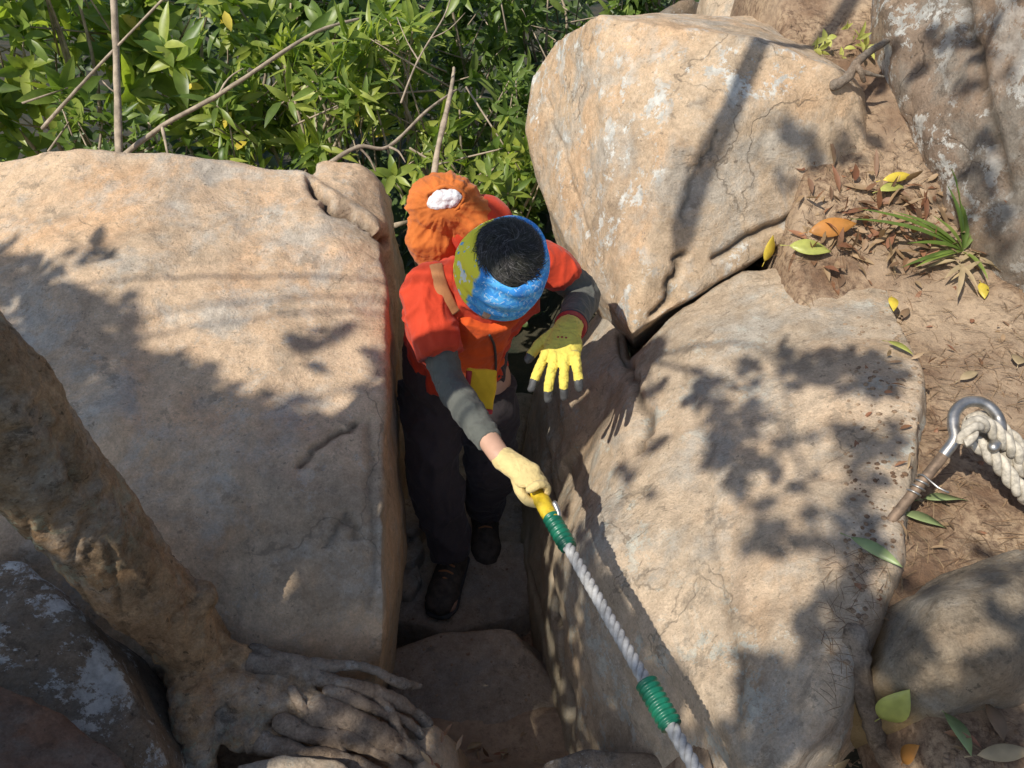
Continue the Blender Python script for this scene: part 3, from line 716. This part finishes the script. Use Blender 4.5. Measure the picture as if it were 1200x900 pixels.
ell(bm,hl(0,.048,.012),hr_(.048,.03,.022),HM)
loft(bm,[hl(0,.074,.0),hl(0,.090,-.03)],[.008,.011]); ell(bm,hl(0,.068,-.088),(.022,.016,.016),HM); ell(bm,hl(0,.072,-.06),(.024,.010,.014),HM)
for s in (-1,1):
    ell(bm,hl(.075*s,-.005,-.012),(.01,.02,.032),HM); ell(bm,hl(.038*s,.056,-.03),(.02,.02,.02),HM)
loft(bm,[SHR.lerp(spine[3],.4)-V((0,0,.015)),SHR-V((-.008,0,.008)),SHR.lerp(ELR,.5),ELR,ELR.lerp(WRR,.35),WRR],[.034,.034,.034,.030,.029,.024])
loft(bm,[SHL.lerp(spine[3],.4)-V((0,0,.015)),SHL-V((.008,0,.008)),SHL.lerp(ELL,.5),ELL,ELL.lerp(WRL,.35),WRL],[.034,.034,.034,.032,.031,.025])
loft(bm,[HR,HR.lerp(KNR,.5),KNR,KNR.lerp(ANR,.35),ANR],[.078,.066,.050,.050,.035]); loft(bm,[HL,HL.lerp(KNL,.5),KNL,KNL.lerp(ANL,.35),ANL],[.078,.066,.050,.050,.035])
loft(bm,[ANR,ANR+V((0,-.05,-.05)),ANR+V((-.005,-.14,-.07))],[.035,.035,.028]); loft(bm,[ANL,ANL+V((0,-.05,-.05)),ANL+V((.01,-.14,-.07))],[.035,.035,.028])
GR=T(618,562,1.60)
loft(bm,[WRR,WRR.lerp(GR,.6)],[.024,.021]); 
HDL=T(652,412,1.80)
loft(bm,[WRL,HDL],[.025,.022])
bme=vox(bm,.0080,3); PB.append(mkbvh(bme))
body=obj('person',bme,M['skin'])
tag(body,'hiker in red shirt and blue headband leaning forward in the crevice, gripping the rope','person')
for s in (-1,1):
    bm=bmesh.new(); ell(bm,hl(.030*s,.067,-.008),.012,None); obj('eye',bm2me(bm),M['eye'],body)
bm=bmesh.new(); ell(bm,hl(0,.083,-.062),(.020,.006,.007),HM); obj('lips',bm2me(bm),M['lip'],body)
def cloth(name,bm,mat,size=.008,it=4,amp=.008,freq=12,par=body,crease=1.):
    me=vox(bm,size,it)
    def f(c,n):
        q=V((c.x,c.y,c.z*.7))
        a=noise.noise(q*freq*.7+V((1,2,3))); w=V((noise.noise(q*3),noise.noise(q*3+V((7,7,7))),0))*.15
        rg=1-min(1,abs(noise.noise(V((c.x*.9,c.y*.9,c.z*1.3))*freq*.55+w*8))*3.2)
        r2=1-min(1,abs(noise.noise(V((c.x*1.6,c.y,c.z*.8))*freq*1.1+w*9+V((4,4,4))))*3.6)
        return amp*.7*a+amp*1.0*crease*(rg**1.5-.25)+amp*.45*crease*(r2**1.5-.2)
    displace(me,f)
    PB.append(mkbvh(me))
    return obj(name,me,mat,par)
bm=bmesh.new()
loft(bm,[V((-.163,1.70,.87)),spine[1],spine[2],spine[3],spine[4].lerp(spine[3],.2)],[(.150,.12),(.142,.112),(.155,.115),(.165,.102),(.120,.074)],side=side,n=30,rnd=False)
hr=SHR.lerp(ELR,.74); hl2=SHL.lerp(ELL,.42)
loft(bm,[spine[3].lerp(SHR,.3)+V((0,0,.020)),SHR+V((.01,0,.000)),SHR.lerp(ELR,.35),hr],[.060,.055,.053,.060],n=24,rnd=False); loft(bm,[spine[3].lerp(SHL,.3)+V((0,0,.020)),SHL+V((-.01,0,.000)),hl2],[.060,.056,.056],n=24,rnd=False)
loft(bm,[spine[4]-V((0,0,.03)),spine[4].lerp(HC,.25),spine[4].lerp(HC,.6)],[.078,.068,.062],n=24,rnd=False)
shirt=cloth('shirt',bm,M['red'],.0055,4,.0110,13)
SHB=PB[-1]
bm=bmesh.new()
fwd=side.cross(V((0,0,1))).normalized(); fwd=-fwd if fwd.y>0 else fwd
vp=[p+fwd*.044+V((.015,0,0)) for p in (V((-.15,1.70,.90)),spine[1],spine[2],spine[3])]
loft(bm,vp,[(.11,.088),(.105,.086),(.108,.088),(.095,.074)],side=side,n=28,rnd=False)
cloth('vest',bm,M['orange'],.0055,4,.007,12)
VSB=PB[-1]
def onshirt(px,up=.004):
    out=[]
    for x,y in px:
        h=hit(x,y,[SHB,VSB])
        if h: out.append(h[0]+h[1]*up)
    return out
bm=bmesh.new(); cs=onshirt([(574,392),(578,402),(580,415),(580,432),(577,446)],.003); loft(bm,cs,[.0035]*len(cs),n=8)
obj('chest_strap',bm2me(bm),M['gblack'],body)
def box(bm,c,s,rot):
    bmesh.ops.create_cube(bm,size=2,matrix=Matrix.Translation(c)@rot.to_4x4()@Matrix.Diagonal((*s,1)))
pc=T(562,458,1.88); vz=-ray(561,456).normalized(); px_=V((1,.0,-.15)); px_=(px_-vz*px_.dot(vz)).normalized(); py_=vz.cross(px_)
prm=Matrix((px_,py_,vz)).transposed()
bm=bmesh.new(); box(bm,pc,(.039,.054,.018),prm); po=cloth('pouch',bm,M['pouch'],.004,5,.004,14)
bm=bmesh.new(); box(bm,pc+vz*.014-px_*.030+py_*.01,(.007,.036,.006),prm); obj('trim',vox(bm,.0025,2),M['wband'],po)
bm=bmesh.new(); box(bm,pc+vz*.012-py_*.048,(.037,.006,.008),prm); obj('buckle',vox(bm,.0025,2),M['wband'],po)
# trousers
bm=bmesh.new()
loft(bm,[V((-.165,1.71,.97)),V((-.167,1.71,.86)),V((-.167,1.71,.76))],[(.138,.105),(.155,.120),(.145,.112)],side=side,n=28)
loft(bm,[HR+V((0,0,-.02)),HR.lerp(KNR,.5),KNR,KNR.lerp(ANR,.45),ANR+V((0,0,.02))],[.097,.090,.080,.073,.069],rnd=False); loft(bm,[HL+V((0,0,-.02)),HL.lerp(KNL,.5),KNL,KNL.lerp(ANL,.45),ANL+V((0,0,.02))],[.097,.090,.080,.073,.069],rnd=False)
cloth('trousers',bm,M['black'],.0075,3,.012,11)
def sleeveC(a,b,c,r,f0,f1,k=.0):
    bm=bmesh.new(); loft(bm,[a.lerp(b,f0),b,b.lerp(c,.4),b.lerp(c,f1)],r,n=20,rnd=False); cloth('arm_cover',bm,M['grey'],.0045,3,.0035,30)
sleeveC(SHR,ELR,WRR,[.044,.039,.037,.029],.5,.84)
sleeveC(SHL,ELL,WRL,[.046,.042,.041,.034],.2,.93)
# boots
for an,dirx in ((ANR,-.22),(ANL,.05)):
    f=V((dirx,-1,0)).normalized(); sd=V((f.y,-f.x,0)); 
    bm=bmesh.new()
    loft(bm,[an-f*.015+V((0,0,.05)),an-f*.01,an-V((0,0,.04))],[.056,.053,.052]); 
    loft(bm,[an-f*.045-V((0,0,.055)),an+f*.045-V((0,0,.045)),an+f*.12-V((0,0,.055)),an+f*.155-V((0,0,.062))],[(.045,.042),(.049,.046),(.053,.038),(.044,.028)],side=sd)
    me=vox(bm,.006,3); displace(me,lambda c,n:.004*fr(c,30,3)); bo=obj('boot',me,M['boot'],body)
    bm=bmesh.new()
    loft(bm,[an-f*.06-V((0,0,.092)),an+f*.045-V((0,0,.092)),an+f*.13-V((0,0,.092)),an+f*.175-V((0,0,.086))],[(.046,.014),(.051,.014),(.058,.014),(.042,.013)],side=sd)
    obj('sole',vox(bm,.005,1),M['sole'],bo)
    bm=bmesh.new()
    for i in range(5):
        q=an+f*(.045+.02*i)+V((0,0,.010-.011*i)); loft(bm,[q-sd*.022-V((0,0,.006)),q+V((0,0,.004)),q+sd*.022-V((0,0,.006))],[.0032]*3,n=6,k=3)
    obj('laces',bm2me(bm),M['strap'],bo)
def tint(me,tips,r):
    for p in me.polygons:
        c=p.center
        if any((c-t).length<r for t in tips): p.material_index=1
# right hand gripping rope
u=(r1_-r0_).normalized(); vd=(ray(620,562).normalized())*-1
nn=(vd-u*vd.dot(u)).normalized(); vv=u.cross(nn)
G0=T(623,567,1.60)+u*.004
bm=bmesh.new()
pal=G0+nn*.023-u*.014
ell(bm,pal,(.034,.031,.014),Matrix((u,vv,nn)).transposed())
loft(bm,[WRR.lerp(GR,.15),WRR.lerp(pal,.6),pal],[(.027,.024),(.027,.020),(.030,.016)],side=vv)
tips=[]
for i,off in enumerate((-.029,-.010,.009,.027)):
    pts=[];rl=.0225
    for k_,ph in enumerate((-20,25,65,105,150,190)):
        a=math.radians(ph); pts.append(G0+u*(off*(1-.1*k_/5))+(nn*math.cos(a)-vv*math.sin(a))*(rl+.003*(k_<3)))
    loft(bm,pts,[.0092,.0094,.0088,.0086,.0082,.0076],n=12,k=4); tips.append(pts[-1])
th=[pal+vv*.018-u*.018,G0+vv*.028+nn*.006+u*.002,G0+vv*.024-nn*.010+u*.022,G0+vv*.010-nn*.018+u*.036]
loft(bm,th,[.0135,.0115,.0105,.0085],n=12,k=5)
me=vox(bm,.0020,1); displace(me,lambda c,n:.001*fr(c,60,3)); PB.append(mkbvh(me))
gl=obj('glove',me,[M['glovep'],M['gblack']],body); tint(me,tips,.018)
# left hand: back toward the viewer, wrist bent, relaxed fingers hanging
fd=(T(648,449,1.71)-T(662,390,1.79)).normalized(); nb=(ray(652,420).normalized()*-1+V((-.25,0,.25))).normalized(); nb=(nb-fd*nb.dot(fd)).normalized(); sx=fd.cross(nb)
if sx.x>0: sx=-sx
W0=T(665,386,1.79); bm=bmesh.new()
pc=W0+fd*.054+nb*.004
ell(bm,pc,(.045,.053,.021),Matrix((sx,fd,nb)).transposed())
loft(bm,[WRL.lerp(ELL,.05),W0,pc],[(.031,.028),(.034,.028),(.042,.023)],side=sx)
tips=[]
for off,L_,sp_,bd in ((.034,.084,.26,.22),(.0115,.098,.06,.45),(-.0115,.092,-.09,.52),(-.033,.076,-.28,.36)):
    k0=W0+fd*(.090-abs(off-.005)*.3)+sx*off+nb*.004; d=(fd+sx*sp_-nb*.12).normalized()
    p1=k0+d*L_*.46; d2=(d*math.cos(bd)-nb*math.sin(bd)).normalized(); p2=p1+d2*L_*.32
    d3=(d*math.cos(bd*1.9)-nb*math.sin(bd*1.9)).normalized(); p3=p2+d3*L_*.26
    ell(bm,k0+nb*.003,.0140)
    loft(bm,[k0-d*.02,k0+nb*.002,p1,p2,p3],[.0120,.0124,.0114,.0108,.0096],n=12,k=5); tips+=[p3,p2.lerp(p3,.6)]
t0=W0+fd*.016+sx*.024; t1=W0+fd*.044+sx*.058-nb*.007; t2=W0+fd*.080+sx*.080-nb*.020
loft(bm,[t0,t1,t2],[.0175,.0142,.0112],n=12,k=6); tips+=[t2]
me=vox(bm,.0022,1); displace(me,lambda c,n:.0014*fr(c,60,3)-.0018*max(0,1-abs(noise.noise(c*45))/.1)); PB.append(mkbvh(me))
obj('glove',me,[M['glove'],M['gblack']],body); tint(me,tips,.0155)
bm=bmesh.new(); wa=(ELL-WRL).normalized(); c0=WRL.lerp(ELL,.01)
loft(bm,[c0-wa*.02,c0,c0+wa*.012],[.038,.040,.038],n=24,k=4,rnd=False); wb=obj('wristband',bm2me(bm),M['wband'],body)
bm=bmesh.new(); loft(bm,[c0+wa*.000,c0+wa*.012],[.0415,.0405],n=24,k=2,rnd=False); obj('strap',bm2me(bm),M['gblack'],wb)
bm=bmesh.new()
for j in range(3):
    h=PB[-1].ray_cast(pc+nb*.06+sx*(.010-.009*j)-fd*.008,-nb)
    q=h[0] if h[0] is not None else pc+nb*.0175
    ell(bm,q,(.0034,.0026,.0010),Matrix((sx,fd,nb)).transposed(),8,6)
obj('emblem',bm2me(bm),M['wband'],body)
# hair
bm=bmesh.new(); ell(bm,hl(0,-.014,.024),hr_(.0735,.0905,.0775),HM); ell(bm,hl(0,-.045,-.03),hr_(.055,.035,.05),HM)
hme=vox(bm,.005,2); PB.append(mkbvh(hme)); hair=obj('hair',hme,M['hairbase'],body)
lb=LB(); random.seed(3)
for i in range(7500):
    th=random.uniform(0,6.283); ph0=abs(random.gauss(0,.5)); ph1=ph0+random.uniform(.2,.45)
    jit=random.uniform(-.9,.9); pts=[]
    lift=random.uniform(0,.010)
    for k_ in range(5):
        t=k_/4; ph=ph0+(ph1-ph0)*t; a=th+jit*t+.5*t
        q=V((math.sin(ph)*math.cos(a),math.sin(ph)*math.sin(a),math.cos(ph)))
        q=(Matrix.Rotation(.30,3,'X')@q)
        pts.append(hl(*V((q.x*(.0745+lift*t),-.014+q.y*(.0915+lift*t),.024+q.z*(.0785+lift*t)))))
    lz=(HM.transposed()@(pts[-1]-HC))
    if lz.z<.05 or (lz.y>.03 and lz.z<.08): continue
    lb.strip(pts,.0007,(pts[2]-HC).normalized())
obj('strands',lb.me(),M['hair'],hair)
# headband
m=NT('headband_cloth')
m.geo(); vm=m.n('ShaderNodeVectorMath',operation='DOT_PRODUCT'); m.l(m.geo(),vm.inputs[0]); vm.inputs[1].default_value=tuple(xx)
wv=m.noise(40,3,.5,1.2); 
c=m.mix(m.ramp(wv,.48,.54),(.04,.29,.74),(.10,.44,.86))
c=m.mix(m.ramp(m.noise(60,3,.6,2.5),.56,.61,0,.7),c,(.6,.75,.86))
c=m.mix(m.ramp(m.noise(24,2,.5,.8,off=4),.6,.64,0,.5),c,(.03,.15,.5))
xo=xx.dot(HC)
f=m.ramp(m.math('ADD',vm.outputs['Value'],m.ramp(m.noise(35,2,.5),0,1,-.015,.015)),xo+.044,xo+.050)
yc=m.mix(m.ramp(m.noise(34,3,.6),.58,.62),(.90,.78,.05),(.80,.82,.78))
yc=m.mix(m.ramp(m.noise(50,2,.5,off=6),.66,.70),yc,(.1,.42,.7))
m.col(m.mix(f,c,yc)); m.rough(.85); m.bump(m.noise(900,2,.5),.25,.0006); M['band']=m.m
bm=bmesh.new(); NB,NP=120,24; rows=[]
for j in range(NB):
    th=6.283*j/NB; row=[]
    fr_=.5+.5*math.sin(th)
    z0=-.062+.006*math.sin(th*3); z1=.064+.026*fr_**1.3+.003*math.sin(th*2+.5)
    for k_ in range(NP+1):
        t=k_/NP; z=z0+(z1-z0)*t
        s_=math.sqrt(max(.1,1-((z-.012)/.095)**2)) if z>.012 else 1.-.6*max(0,-z)
        fold=.0034*math.sin(t*22+1.0*math.sin(th*2+1)+1.2*math.sin(th*3))+.0014*math.sin(t*35+th*3)
        r=.0130+fold+.003*math.sin(th*3+1)
        if k_ in (0,NP): r-=.005
        row.append(bm.verts.new(hl((.073*s_+r)*math.cos(th),-.012+(.091*s_+r)*math.sin(th),z)))
    rows.append(row)
for j in range(NB):
    for k_ in range(NP): bm.faces.new((rows[j][k_],rows[(j+1)%NB][k_],rows[(j+1)%NB][k_+1],rows[j][k_+1]))
bmesh.ops.recalc_face_normals(bm,faces=bm.faces)
bmm=bm2me(bm); PB.append(mkbvh(bmm))
o=obj('headband',bmm,M['band'],body); s=o.modifiers.new('s','SOLIDIFY'); s.thickness=.003; s.offset=-1
# backpack
bp=empty('backpack',V((-.11,1.86,.9)),'orange covered backpack on the hikers back with a white bundle on top','backpack')
bm=bmesh.new()
loft(bm,[V((-.12,1.86,.92)),V((-.10,1.86,1.05)),V((-.09,1.84,1.2)),V((-.09,1.80,1.30))],[(.11,.09),(.12,.10),(.12,.1),(.10,.08)],side=side,n=28)
me=vox(bm,.009,4); displace(me,lambda c,n:.006*fr(c,10,2)); obj('pack_body',me,M['red'],bp)
vw=ray(522,232).normalized()*-1; wr=vw.to_track_quat('Z','Y').to_matrix(); wri=wr.transposed()
bm=bmesh.new(); tc=T(521,240,2.0)
ell(bm,tc,(.100,.088,.084)); ell(bm,tc+V((-.01,.03,-.08)),(.098,.09,.09)); ell(bm,tc+V((-.035,-.03,-.085)),(.072,.055,.09)); ell(bm,tc+V((.050,-.01,-.03)),(.084,.07,.062))
me=vox(bm,.0040,4)
def cov(c,n):
    d=wri@(c-tc); a=math.atan2(d.y,d.x); r=math.hypot(d.x,d.y)
    q=V((math.cos(a)*2.8,math.sin(a)*2.8,r*10)); q2=V((math.cos(a)*6,math.sin(a)*6,r*16))
    g=(1-min(1,abs(noise.noise(q))*3.4))*.9+(1-min(1,abs(noise.noise(q2))*3.5))*.5-.5
    w2=(1-min(1,abs(noise.noise(c*14+V((2,2,2))))*4))
    return .0050*g*min(1,max(0,(r-.02)/.03))+.005*fr(c,8,2,.8)+.0035*w2
displace(me,cov); PB.append(mkbvh(me)); obj('rain_cover',me,M['cover'],bp)
h=hit(522,233,[PB[-1]]); wc=h[0]-vw*.005
bm=bmesh.new(); ell(bm,wc,(.041,.026,.018),wr); ell(bm,wc+wr@V((-.02,-.008,.0)),(.025,.02,.016),wr)
me=vox(bm,.003,2); displace(me,lambda c,n:.006*fr(c,30,4,.7)); obj('white_bundle',me,M['white'],bp)
bm=bmesh.new(); loft(bm,[wc+wr@V(((.046+.005*math.sin(t*3))*math.cos(t),(.029+.003*math.sin(t*5))*math.sin(t),.0)) for t in [i/24*6.283 for i in range(25)]],[.0050]*25,n=8,k=1,rnd=False)
obj('drawstring_hem',bm2me(bm),M['cover'],bp)
def strapp(px,w=.016):
    pts=onshirt(px,.006)
    if len(pts)<3: return
    for _ in range(2): pts=[pts[0]]+[(pts[i-1]+pts[i]*2+pts[i+1])/4 for i in range(1,len(pts)-1)]+[pts[-1]]
    bm=bmesh.new(); loft(bm,pts,[(w,.0055)]*len(pts),side=side,n=16,k=6,rnd=False)
    me=bm2me(bm); displace(me,lambda c,n:.001*fr(c,30,2)); obj('shoulder_strap',me,M['strap'],bp)
strapp([(520,290),(514,300),(511,312),(512,326),(516,340),(523,354),(531,368)])
# ---------------------------------------------------------------- overhead crown, behind and above the viewpoint: it shades the rocks
e1=SUN.orthogonal().normalized(); e2=SUN.cross(e1)
def uv(p): return (p.dot(e1),p.dot(e2))
def inpoly(x,y,pl):
    c=False; n=len(pl)
    for i in range(n):
        x1,y1=pl[i]; x2,y2=pl[(i+1)%n]
        if (y1>y)!=(y2>y) and x<(x2-x1)*(y-y1)/(y2-y1)+x1: c=not c
    return c
def area(pl): return abs(sum(pl[i][0]*pl[(i+1)%len(pl)][1]-pl[(i+1)%len(pl)][0]*pl[i][1] for i in range(len(pl))))/2
def sample(pl,step,bv,out):
    x0,x1=min(p[0] for p in pl),max(p[0] for p in pl); y0,y1=min(p[1] for p in pl),max(p[1] for p in pl)
    x=x0
    while x<x1:
        y=y0
        while y<y1:
            if inpoly(x,y,pl):
                h=hit(x,y,bv)
                if h and h[2]<4: out.append(uv(h[0]))
            y+=step
        x+=step
LIT=[[(-20,190),(350,190),(440,210),(455,400),(400,370),(340,330),(200,290),(20,250)],[(640,40),(850,45),(830,130),(780,200),(770,290),(700,330),(640,200)],
     [(770,330),(1040,320),(1065,410),(850,410),(800,430)],[(880,50),(970,90),(980,120),(890,130)],[(690,440),(735,440),(720,500),(690,520)],[(640,460),(680,450),(690,530),(650,550)],
     [(850,660),(960,680),(900,760),(830,740)],[(735,605),(785,595),(795,640),(755,645)],[(1080,340),(1190,330),(1190,450),(1085,440)],[(150,280),(240,370),(330,410),(350,380)],[(210,400),(330,465),(340,430),(240,380)],
     [(865,580),(905,565),(900,610),(868,630)],[(950,560),(995,550),(988,600)],[(1080,470),(1190,560),(1190,600),(1080,560)],[(890,470),(930,450),(940,490),(900,510)],[(1000,470),(1040,470),(1030,510)],[(1100,690),(1170,670),(1160,730),(1110,740)]]
prot=[]
for pl in LIT: sample(pl,20,BV,prot)
sample([(470,195),(600,195),(670,230),(700,340),(690,460),(600,460),(640,600),(590,600),(500,430),(468,380)],14,PB,prot)
flk=[]
for i in range(24): flk.append(uv(r0_.lerp(r1_,i/23)))
for pl in ([(205,690),(245,690),(258,760),(225,740)],[(40,440),(75,490),(140,600),(125,620),(60,510)],[(150,630),(190,660),(215,700),(190,700)],[(10,560),(60,610),(50,640),(10,600)],[(450,840),(500,880),(480,890)],[(320,800),(370,810),(360,825),(320,820)],[(410,850),(440,860),(430,880)]): sample(pl,12,TB,flk)
sample([(285,885),(400,885),(400,898),(290,898)],12,BV,flk)
cell={}
for src,rr in ((prot,.042),(flk,.034)):
    for a,b in src: cell.setdefault((int(a//.06),int(b//.06)),[]).append((a,b,rr))
def protected(a,b):
    i,j=int(a//.06),int(b//.06)
    for di in (-1,0,1):
        for dj in (-1,0,1):
            for (x,y,r) in cell.get((i+di,j+dj),()):
                if (x-a)**2+(y-b)**2<r*r: return True
    return False
SH=[([(-60,275),(20,300),(60,335),(110,365),(165,400),(250,455),(330,495),(380,480),(458,450),(480,600),(480,900),(-60,900)],.999,0),
    ([(10,262),(150,290),(240,330),(345,395),(370,440),(330,480),(230,420),(100,345),(30,300)],.25,1),
    ([(340,380),(445,380),(455,450),(380,480),(330,480)],.45,1),
    ([(480,600),(600,600),(640,640),(700,690),(780,790),(850,850),(850,900),(480,900)],.98,0),
    ([(590,565),(660,580),(700,640),(735,700),(810,790),(780,890),(620,890)],.985,0),
    ([(700,520),(745,500),(790,560),(730,600)],.4,1),
    ([(800,450),(900,395),(1060,425),(1070,540),(960,580),(850,540)],.85,1),
    ([(830,560),(1060,560),(1040,680),(960,680),(840,650)],.55,1),
    ([(860,770),(960,700),(1040,700),(1200,640),(1200,900),(860,900)],.8,1),
    ([(900,150),(1010,120),(1020,210),(910,250)],.5,1),
    ([(1000,60),(1200,0),(1200,340),(1060,240)],.35,1),
    ([(735,385),(775,400),(765,480),(745,470)],.6,1)]
lb=LB(); cl={}
random.seed(11)
for pl,cov_,cm in SH:
    A=area(pl)*3.6e-6*.9; N=int(-math.log(1-cov_)*A/.0021*(1.4 if cm else 1.15))
    x0,x1=min(p[0] for p in pl),max(p[0] for p in pl); y0,y1=min(p[1] for p in pl),max(p[1] for p in pl)
    k=0; tries=0
    while k<N and tries<N*12:
        tries+=1
        x=random.uniform(x0,x1); y=random.uniform(y0,y1)
        if not inpoly(x,y,pl): continue
        if cm and noise.noise(V((x/38,y/38,1)))<.0: continue
        h=hit(x,y)
        if not h or h[2]>4: continue
        a,b=uv(h[0])
        if protected(a,b): continue
        t=(random.uniform(3.0,4.6)-h[0].z)/.78
        q=h[0]-SUN*t
        sc=1 if cm else 1.1
        lb.leaf(q,rnd3()+V((0,0,-.2)),V((-.5,-.4,.8))+rnd3()*.4,random.uniform(.06,.095)*sc,random.uniform(.035,.055)*sc,.25,3)
        key=(round(q.x/.8),round(q.y/.8),round(q.z/1.2)); cl.setdefault(key,[]).append(q); k+=1
obj('crown',lb.me(),M['leafC'],tree)
bm=bmesh.new(); base=V((-1.15,.35,3.45))
for key,qs in cl.items():
    if len(qs)<60: continue
    c=sum(qs,V())/len(qs)
    loft(bm,[base,base.lerp(c,.5)+V((0,0,.3)),c],[.007,.005,.003],n=7,k=4,rnd=False)
obj('limbs',bm2me(bm),M['bark'],tree)
lp=[]
for x,y,r in [(885,62,.024),(866,110,.024),(838,170,.024),(815,220,.026),(800,270,.028)]:
    h=hit(x,y,[BV[4]])
    if h: lp.append((h[0]-SUN*2.4,r))
bm=bmesh.new()
pp=[p for p,_ in lp]; rr=[r for _,r in lp]
d0=(pp[0]-pp[-1]).normalized()
loft(bm,[pp[0]+d0*1.4+V((0,.3,.5)),pp[0]+d0*.5+V((0,.05,.1))]+pp+[pp[-1]-d0*.05],[.03,.026]+rr+[.01],n=12,k=4)
o=obj('overhanging_bough',bm2me(bm),M['bark']); tag(o,'bare bough overhead whose shadow crosses the upper right boulder','branch'); recenter(o)
# ---------------------------------------------------------------- camera, light
cam=bpy.data.cameras.new('camera'); cam.lens=27; cam.sensor_width=36; cam.clip_end=1000; cam.clip_start=.05
co=bpy.data.objects.new('camera',cam); COL.objects.link(co); co.location=CAM; co.rotation_euler=(math.pi/2-PIT,0,0); SC.camera=co
sl=bpy.data.lights.new('sun','SUN'); sl.energy=5; sl.angle=math.radians(.5); sl.color=(1,.94,.84)
so=bpy.data.objects.new('sun',sl); COL.objects.link(so); so.rotation_euler=SUN.to_track_quat('-Z','Y').to_euler(); so.location=(-3,-3,6)
w=bpy.data.worlds.new('World'); SC.world=w; w.use_nodes=True; nt=w.node_tree
sk=nt.nodes.new('ShaderNodeTexSky'); sk.sky_type='NISHITA'; sk.sun_disc=False; sk.sun_elevation=math.asin(-SUN.z); sk.sun_rotation=math.atan2(-SUN.x,-SUN.y)
nt.links.new(sk.outputs[0],nt.nodes['Background'].inputs[0]); nt.nodes['Background'].inputs[1].default_value=.13
SC.view_settings.view_transform='Standard'; SC.view_settings.look='None'; SC.view_settings.exposure=0
